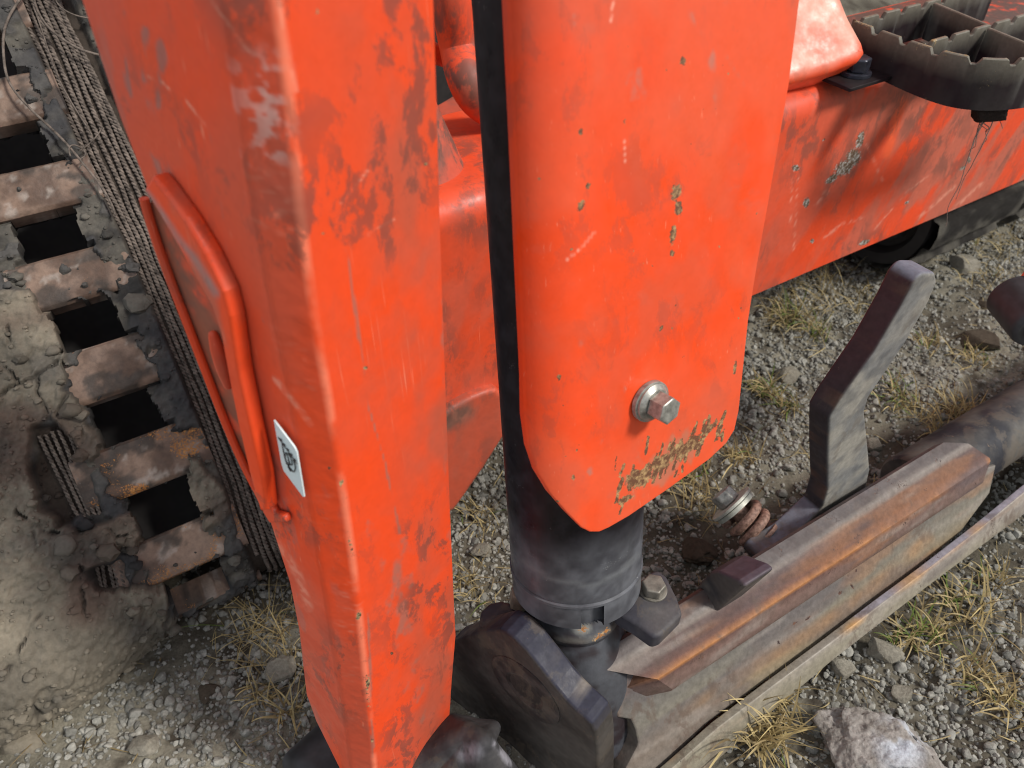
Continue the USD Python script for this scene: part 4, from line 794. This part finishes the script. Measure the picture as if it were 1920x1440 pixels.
# yoke pads and bolts beside the rod end
def pad(name, px, z, depth, seed, r=.004, parent=at):
    s = slab(at_z(px, z), UP, depth, r, .005, rc=.006); c = mix(steelcol(s[0], seed, amt=.5), [.05, .048, .062], .4); return obj(name, s, STEEL, parent, 35, tint=c, chip=np.zeros(len(c)))
p1 = pad('yoke_pad', [(1150, 1146), (1170, 1120), (1215, 1075), (1232, 1066), (1250, 1080), (1270, 1120), (1280, 1150), (1240, 1190), (1225, 1195), (1190, 1170)], .225, .022, 251)
obj('yoke_bolt', cat(disc(at_z([(1224, 1106)], .2252)[0], UP, .0145, .002), hexprism(at_z([(1224, 1106)], .2272)[0], UP, .021, .012, .0018, .3)), plain('dull_bolt', (.16, .145, .12), .5, metal=.4, grain=.4), p1, 35)
p2 = pad('yoke_pad', [(898, 1165), (902, 1145), (918, 1130), (940, 1125), (975, 1135), (1010, 1128), (1040, 1140), (1030, 1165), (985, 1168), (955, 1175), (915, 1185)], .190, .06, 253)
obj('yoke_bolt', cat(hexprism(at_z([(975, 1132)], .1905)[0], nrm(UP + .15 * EX), .022, .020, .0018, .1), lathe([(.009, .02), (.009, .042), (.007, .044), (1e-4, .044)], at_z([(975, 1132)], .1905)[0], nrm(UP + .15 * EX), 24)), plain('dusty_bolt', (.20, .17, .13), .6, metal=.3, grain=.4), p2, 35)
# cast link between arm and cheek
lp = [on([(p[0], p[1] + 26)], d * EA, EA)[0] for p, d in [((790, 1400), .20), ((850, 1330), .24), ((880, 1350), .235), ((905, 1365), .235), ((900, 1440), .225), ((840, 1460), .20), ((960, 1450), .25), ((925, 1340), .26)]]
v, f = blobs(lp, [.026, .010, .012, .011, .026, .030, .018, .008], [(0, 1, 2), (0, 5, 4), (2, 3, 4), (3, 6, 4), (1, 7, 3), (2, 4, 5)], .004, 10)
v = v + trimesh.Trimesh(v, f, process=False).vertex_normals * (.0025 * (nz(v, 55, 261, 4) - .5))[:, None]; q = proj(v)
c = mix([.035, .034, .036], [.065, .062, .063], sm(nz(v, 30, 263, 4), .35, .65)); c = mix(c, [.30, .29, .32], .7 * np.maximum(stroke(q, [(940, 1350), (960, 1380), (985, 1430)], 8), np.maximum(stroke(q, [(930, 1395), (955, 1430)], 8), blob(q, 880, 1410, 26, 20))) * sm(nz(v, 90, 5), .35, .6))
obj('cast_link', (v, f), STEEL, at, 60, tint=c, chip=np.zeros(len(c)))
# triangular lug on the back of the blade
lg = at_z([(1330, 1100)], .18)[0] @ EX
v, f = slab(at_a([(1268, 1170), (1290, 1128), (1312, 1092), (1330, 1074), (1345, 1072), (1384, 1088), (1398, 1100), (1340, 1150), (1290, 1185)], lg), -EX, .042, .004, .004, rc=.003); c = steelcol(v, 271, amt=.5); n_ = trimesh.Trimesh(v, f, process=False).vertex_normals; c = mix(c, [.07, .05, .065], .75 * sm(n_[:, 2], .3, .7)); obj('triangular_lug', (v, f), STEEL, at, 30, tint=c, chip=.35 * sm(nz(v, 50, 275), .6, .7))
# curved hand lever
lvp = [(1755, 512), (1758, 528), (1742, 566), (1700, 640), (1630, 744), (1622, 770), (1628, 830), (1632, 880), (1622, 925), (1600, 955), (1560, 990), (1490, 1044), (1452, 1068), (1432, 1068), (1422, 1056), (1434, 1040), (1482, 1010), (1520, 975), (1541, 955), (1552, 920), (1552, 850), (1555, 785), (1575, 752), (1640, 660), (1690, 575), (1712, 532), (1728, 512)]
lv_b = -.308
lvo = [(x, y) for x, y in lvp]; v, f = slab(at_b(lvo, lv_b), FR, .029, .0035, .0042, rc=.011)
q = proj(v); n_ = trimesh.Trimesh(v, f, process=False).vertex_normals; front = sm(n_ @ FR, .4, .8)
c = mix([.045, .022, .024], [.028, .024, .026], sm(q[:, 1], 640, 800)); c = mix(c, [.17, .18, .22], .7 * (sm(n_[:, 2], .35, .75)) * ((q[:, 1] > 930) | (q[:, 1] < 590)))  # bluish tint on upward faces stands in for sky light
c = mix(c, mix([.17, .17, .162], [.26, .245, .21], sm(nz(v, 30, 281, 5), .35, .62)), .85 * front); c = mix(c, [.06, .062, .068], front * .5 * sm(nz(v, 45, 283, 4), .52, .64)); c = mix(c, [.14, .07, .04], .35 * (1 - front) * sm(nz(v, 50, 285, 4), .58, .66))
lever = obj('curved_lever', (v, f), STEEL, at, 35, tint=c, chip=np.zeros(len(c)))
# spring bolt through the lever's foot
sb = at_b([(1428, 1004)], lv_b - .030)[0]; e1 = C + ray(1352, 925) * (((sb - C) @ np.array([0, ct, -st])) + .012); sx = nrm(e1 - sb); sl_ = np.linalg.norm(e1 - sb)
obj('bolt_head', hexprism(sb + sx * (sl_ - .016), sx, .027, .018, .0018, .25), ZINC, lever, 35)
obj('spring_washer', cat(disc(sb + sx * (sl_ - .0205), sx, .0310, .004), disc(sb + sx * (sl_ - .0275), sx, .0285, .006)), plain('pale_zinc', (.34, .34, .29), .5, metal=.3, grain=.3), lever, 35)
th = np.linspace(0, 2 * math.pi * 2.4, 90); d_, a1_, b1_ = frame_of(sx)
obj('coil_spring', tube(sb + np.outer(.004 + (sl_ - .036) * th / th[-1], sx) + .0220 * (np.cos(th)[:, None] * a1_ + np.sin(th)[:, None] * b1_), .0062, 14), COIL, lever, True)
obj('bolt_shank', lathe([(1e-4, -.02), (.011, -.02), (.011, sl_ - .02), (1e-4, sl_ - .02)], sb, sx, 24), COIL, lever)
obj('seat_washer', disc(sb - sx * .004, sx, .024, .005), COIL, lever)
# pivot at the far end, cut by the right edge of the view
pv0 = at_b([(1944, 608)], -.30)[0]
v, f = lathe(dense([(1e-4, .012), (.018, .012), (.019, .009), (.026, .009), (.030, .006), (.032, 0), (.032, -.06), (1e-4, -.06)], .005)[::-1], pv0, nrm(-EX * .6 + FR), 48)
obj('pivot_roller', (v, f), RUBBER, at, 35)
pr = at_b([(1932, 590)], -.325)[0]; s = slab([pr + EX * x + UP * y_ for x, y_ in ((-.006, 0), (.06, -.02), (.06, .07), (-.004, .065), (-.012, .04))], FR, .03, .003, .006); osub('pivot_arm', s, at, .5, .8, 291, PAINT2)

# ================================================================== SOIL, STONES, GRASS
def rock(r, seed, rough=.35, sub=3, squash=(1, 1, .75)):
    t = trimesh.creation.icosphere(subdivisions=sub); v = np.array(t.vertices); d = 1 + rough * 2 * (nz(v, 1.5, seed, 4) - .5) + rough * .5 * (nz(v, 5, seed + 5, 3) - .5)
    rg = np.random.default_rng(seed)
    v = v * d[:, None]
    for _ in range(13):                                              # broken flat faces
        n = nrm(rg.normal(size=3)); h = rg.uniform(.5, .82); e = v @ n - h; v = v - np.outer(np.maximum(e, 0) * .85, n)
    return v * r * np.asarray(squash), np.array(t.faces)
inst = UsdGeom.PointInstancer.Define(stage, '/World/gravel'); tag(inst.GetPrim(), 'grey brown stone crumbs and soil clods covering the ground', 'gravel', kind='stuff')
UsdGeom.Scope.Define(stage, '/World/gravel/crumbs'); NP = 10
for i in range(NP): obj('crumb', rock(1.0, 300 + i, .38, 2 if i < 6 else 1, (1, R.uniform(.75, 1), R.uniform(.55, .8))), STONE, stage.GetPrimAtPath('/World/gravel/crumbs'), 24)
inst.CreatePrototypesRel().SetTargets([Sdf.Path('/World/gravel/crumbs/' + ('crumb' if i == 0 else f'crumb_{i:03d}')) for i in range(NP)])
N_ = 300000; P = np.c_[R.uniform(-1.0, 2.3, N_), R.uniform(.2, 2.7, N_), np.zeros(N_)]; P = P[visible(P)]
dens = .35 + .9 * sm(nz(P, 7, 311, 3), .38, .6); P = P[R.random(len(P)) < dens]
size = .0019 * np.exp(R.gamma(2.0, .30, len(P))); size = np.clip(size, .0017, .009)
keep = (size < .007) | (R.random(len(P)) < .45); P, size = P[keep], size[keep]
P[:, 2] = ground_z(P) + size * R.uniform(-.1, .45, len(P))
q4 = R.normal(size=(len(P), 4)); q4[:, 1:3] *= .5; q4 /= np.linalg.norm(q4, axis=1, keepdims=True)
inst.CreatePositionsAttr(Vt.Vec3fArray.FromNumpy(P.astype(np.float32))); inst.CreateProtoIndicesAttr(Vt.IntArray.FromNumpy(np.where(size > .006, R.integers(0, 6, len(P)), R.integers(4, NP, len(P))).astype(np.int32)))
inst.CreateScalesAttr(Vt.Vec3fArray.FromNumpy(np.repeat(size[:, None], 3, 1).astype(np.float32)))
inst.CreateOrientationsAttr(Vt.QuathArray([Gf.Quath(float(w), float(x), float(y), float(z_)) for w, x, y, z_ in q4]))
def stone(px, r, label, seed, mat=SOIL, squash=(1, .85, .7), light=.5, lift=.3, name='stone', cat_='stone', rough=.4, cols=None, sub=4):
    p = at_z([px], 0.0)[0]; v, f = rock(r, seed, rough, sub, squash); v = v + [p[0], p[1], ground_z(p[None])[0] + r * squash[2] * lift]
    A, B = [q * .72 for q in cols]
    c = mix(A, B, np.clip(light * 2 * nz(v, 60, seed, 4), 0, 1))
    if name == 'soil_lump':
        n_ = trimesh.Trimesh(v, f, process=False).vertex_normals; v = v + n_ * (.010 * (nz(v, 40, 7, 4) - .5) + .007 * (nz(v, 110, 8, 3) - .5))[:, None]; c = mix(c, [.42, .45, .50], .8 * blob(proj(v), 1690, 1395, 50, 60) * sm(nz(v, 45, 9, 4), .42, .58))
    return tag(obj(name, (v, f), mat, None, 45, tint=c, chip=np.zeros(len(v))), label, cat_)
stone((1632, 1424), .066, 'large lumpy pale grey soil lump with bluish white patch at bottom right of the photo', 401, squash=(1.1, .85, .62), cols=(lin(110, 102, 92), lin(176, 170, 164)), light=.5, lift=.35, rough=.55, sub=6, name='soil_lump', cat_='soil lump')
for px, r, lab, s in [((1580, 1250), .017, 'pale angular stone just below the blade lip, right of the dry grass', 411), ((1655, 1222), .021, 'grey stone beside the green tuft under the blade', 412), ((1695, 1300), .015, 'small pale stone above the large soil lump', 413), ((1790, 1085), .014, 'flat pale stone right of the green tuft near the blade lip', 414),
                      ((1810, 500), .035, 'rough grey clod behind the tip of the curved lever', 415), ((1840, 635), .040, 'dark smooth clod of earth near the right edge of the photo', 416), ((1475, 700), .024, 'grey clod beside the right edge of the orange guard', 417), ((1640, 830), .016, 'small grey stone behind the foot of the lever', 418),
                      ((385, 1285), .016, 'flat brown stone between the track and the arm foot', 419), ((530, 1245), .02, 'flat grey clod against the left side of the arm', 420), ((1310, 1022), .028, 'smooth brown earth clod behind the coil spring', 421), ((270, 1390), .016, 'low earth clod at the foot of the muddy track', 422), ((1850, 565), .018, 'small pale stone above the dark clod near the right edge', 423), ((900, 1025), .016, 'grey clod between the arm and the cylinder', 424)]:
    dk = 'brown' in lab or 'dark' in lab
    stone(px, r, lab, s, cols=(lin(58, 50, 42), lin(96, 86, 74)) if dk else (lin(112, 106, 94), lin(160, 154, 140)), squash=(1.1, .9, .5 if dk else .72), lift=.25 if dk else .4)
# grass
GRASS = usdkit.material(stage, '/World/Looks/grass', {'ta': ('attribute', {'attribute': 'tint'}), 'd': ('principled_bsdf', {'roughness': .55, 'specular_ior_level': .3}), 't': ('translucent_bsdf', {}), 'm': ('mix_closure', {'fac': .3})},
    [('ta.color', 'd.base_color'), ('ta.color', 't.color'), ('d.BSDF', 'm.closure1'), ('t.BSDF', 'm.closure2')], surface='m.closure')
STRAW, GREEN, OLD = lin(196, 176, 124), lin(112, 130, 62), lin(126, 108, 78)
def blade_of(base, az, lean, length, w, col, rg, droop=1.0):
    n = 8; t = np.linspace(0, 1, n); d = np.array([math.cos(az), math.sin(az), 0]); s = np.array([-d[1], d[0], 0]); th = lean + droop * t * t * 1.1; ds = length / (n - 1)
    p = np.zeros((n, 3)); 
    for i in range(1, n): p[i] = p[i - 1] + ds * (d * math.sin(th[i]) + UP * math.cos(th[i]))
    p += s * (rg.normal(0, .12) * length * t ** 2)[:, None]; p[:, 2] = np.maximum(p[:, 2], .001 + .002 * rg.random()); p += base
    ww = (w * (1 - t) ** .6 / 2)[:, None]; V = np.empty((2 * n, 3)); V[0::2] = p + s * ww; V[1::2] = p - s * ww + UP * .0006
    i = np.arange(n - 1) * 2; f = np.vstack([np.stack([i, i + 1, i + 3], 1), np.stack([i, i + 3, i + 2], 1)]); return V, f, mix(col * .8, col * 1.1, t.repeat(2))
def tuft(px, n, length, green, label, seed, spread=.012, w=.0022, lean=(.2, 1.2), group=None, bias=None):
    rg = np.random.default_rng(seed); p = at_z([px], 0)[0]; ms, cs = [], []
    for _ in range(n):
        bp_ = p + np.r_[np.clip(rg.normal(0, spread, 2), -2 * spread, 2 * spread) * (.7 if spread < .032 else 1), 0]; bp_[2] = ground_z(bp_[None])[0] - .001
        col = mix(mix(OLD, STRAW, rg.random() ** .6), GREEN, float(rg.random() < .65 * green)) * rg.uniform(.7, 1.15)
        az = rg.uniform(0, 6.28) if bias is None or rg.random() < .3 else bias + rg.normal(0, .5)
        v, f, c = blade_of(bp_, az, rg.uniform(*lean), length * rg.uniform(.45, 1.1), w * rg.uniform(.6, 1.2), col, rg, rg.uniform(.4, 1.3)); ms.append((v, f)); cs.append(c)
    return tag(obj('grass_tuft' if spread < .032 else 'grass_mat', cat(*ms), GRASS, None, True, tint=np.vstack(cs)), label, 'grass tuft', group, None if spread < .032 else 'stuff')
T_ = [((1420, 1375), 95, .085, .02, 'bushy straw-coloured tuft beside the lower left end of the blade', .02, .0032), ((1470, 1330), 40, .07, .0, 'thin straw tuft under the blade lip, left of the pale stones', .015, .003), ((1735, 1175), 80, .055, .35, 'green and straw tuft below the blade lip at right', .022, .0026), ((1810, 1140), 70, .06, .25, 'pale tuft with green tips near the right edge below the tube', .024, .0026), ((1700, 1200), 40, .04, .7, 'bright green small tuft nearest the blade lip', .012, .0026),
      ((1830, 1260), 60, .05, .25, 'yellow green tuft near the right edge beside the large soil lump', .016, .0026), ((1880, 1320), 60, .055, .1, 'dry tuft at the right edge of the photo above the corner', .02, .0026), ((1860, 1090), 40, .05, .4, 'small tuft just under the far end of the blade lip', .015, .0024),
      ((1480, 590), 120, .075, .25, 'spreading olive tuft right of the guard below the orange frame', .03, .0022), ((1560, 545), 120, .10, .03, 'long lying dry grass under the bottom edge of the orange frame', .05, .0018), ((1530, 620), 70, .05, .4, 'short green tuft left of the lever tip', .02, .0022), ((1440, 730), 90, .05, .45, 'green rosette right of the guard above the bolt', .016, .0026), ((1480, 760), 50, .045, .3, 'dry green rosette between the guard and the lever', .014, .0024),
      ((1690, 750), 90, .06, .35, 'wide tuft behind the lever bend', .028, .0024), ((1800, 770), 90, .065, .03, 'pale dry tuft between the lever and the black tube', .026, .0026), ((1830, 665), 60, .055, .1, 'brown dry tuft below the dark clod near the right edge', .02, .0022), ((1745, 640), 50, .05, .1, 'thin brown tuft right of the lever arm', .02, .002),
      ((1390, 850), 70, .05, .1, 'dry tuft below the guard corner', .022, .0022), ((1310, 930), 60, .06, .03, 'brown straw tuft left of the coil spring', .026, .002), ((1300, 890), 40, .05, .2, 'small tuft hugging the lower edge of the guard', .02, .002), ((1660, 925), 50, .035, .5, 'green seedling tuft at the foot of the lever', .018, .0026), ((1760, 800), 50, .05, .0, 'loose dry tuft above the end of the rusty bar', .02, .0022),
      ((900, 960), 50, .045, .05, 'dry tuft between the arm and the cylinder', .02, .0018), ((880, 1080), 50, .05, .03, 'brown straw tuft behind the left yoke bolt', .022, .0018), ((500, 1170), 130, .06, .02, 'brown straw mat between the track and the arm', .035, .0018), ((480, 1290), 40, .035, .0, 'small golden tuft left of the arm foot', .012, .0022), ((545, 1320), 24, .06, .0, 'few golden blades against the arm foot', .014, .0028), ((1880, 460), 110, .05, .05, 'pale dry grass at the right edge below the frame', .05, .0018), ((1860, 520), 70, .045, .05, 'short pale stubble right of the lever tip', .035, .0018)]
for i, (px, n, ln, g, lab, spread, w) in enumerate(T_): tuft(px, n, ln, g, lab, 500 + i, spread, w)
rg = np.random.default_rng(99); ms, cs = [], []
P = np.c_[rg.uniform(-.9, 2.2, 16000), rg.uniform(.25, 2.5, 16000), np.zeros(16000)]; P = P[visible(P)]; P = P[rg.random(len(P)) < .08 + .5 * sm(nz(P, 5, 611, 3), .46, .62)][:3600]
for p in P:
    p[2] = ground_z(p[None])[0] + .003; col = mix(OLD, STRAW, rg.random()) * rg.uniform(.6, 1.1)
    v, f, c = blade_of(p, rg.uniform(0, 6.28), rg.uniform(1.1, 1.5), rg.uniform(.012, .055), rg.uniform(.0007, .0018), col, rg, rg.uniform(0, .3)); ms.append((v, f)); cs.append(c)
tag(obj('dry_straw', cat(*ms), GRASS, None, True, tint=np.vstack(cs)), 'loose dry straw scattered over the gravel', 'straw', kind='stuff')
# dry leaf
lf = at_z([(1800, 815)], .012)[0]; g_ = np.array([(x, y) for x in np.linspace(-1, 1, 14) for y in np.linspace(-1, 1, 8)]); lw = np.sqrt(np.maximum(1 - np.abs(g_[:, 0]) ** 1.6, .001)) * .011; v = np.c_[g_[:, 0] * .024, g_[:, 1] * lw, .006 * np.abs(g_[:, 1]) + .008 * g_[:, 0] ** 2 + .004 * np.sin(g_[:, 0] * 5)] + lf
idx = np.arange(112).reshape(14, 8); i00, i10, i01, i11 = (q.ravel() for q in (idx[:-1, :-1], idx[1:, :-1], idx[:-1, 1:], idx[1:, 1:])); f = np.vstack([np.stack([i00, i10, i11], 1), np.stack([i00, i11, i01], 1)])
tag(obj('dry_leaf', (v, f), GRASS, None, True, tint=np.tile(lin(190, 176, 140), (len(v), 1))), 'curled pale dry leaf on the ground above the rusty bar end', 'leaf')
# clod of roots hanging below the step
rc_ = thing('root_clod', 'dark clod of soil and trailing roots hanging below the foot step', 'soil clod')
cl = M(1.055, -.505, .492); v, f = rock(.024, 701, .6, 4, (1.1, .8, .8)); v = v + cl; obj('clod', (v, f), SOIL, rc_, 50, tint=np.tile([.022, .017, .015], (len(v), 1)), chip=np.zeros(len(v)))
ROOT = plain('root_fibre', (.16, .12, .10), .8)
for i in range(7):
    n = 24; tq = np.linspace(0, 1, n); L0 = [.17, .14, .05, .06, .04, .05, .04][i]; off = R.normal(0, .006, 3)
    p = cl + off + np.outer(tq, -UP * L0) + .010 * np.stack([noise(np.c_[tq * 5, 0 * tq + i, 0 * tq], 1) - .5, noise(np.c_[tq * 5, 0 * tq + i, 0 * tq], 2) - .5, 0 * tq], 1) + np.outer(tq, EX * (.012 * i - .02) if i > 1 else EX * .004)
    obj('root', tube(p, .0008 * (1 - .5 * tq), 5), ROOT, rc_, True)
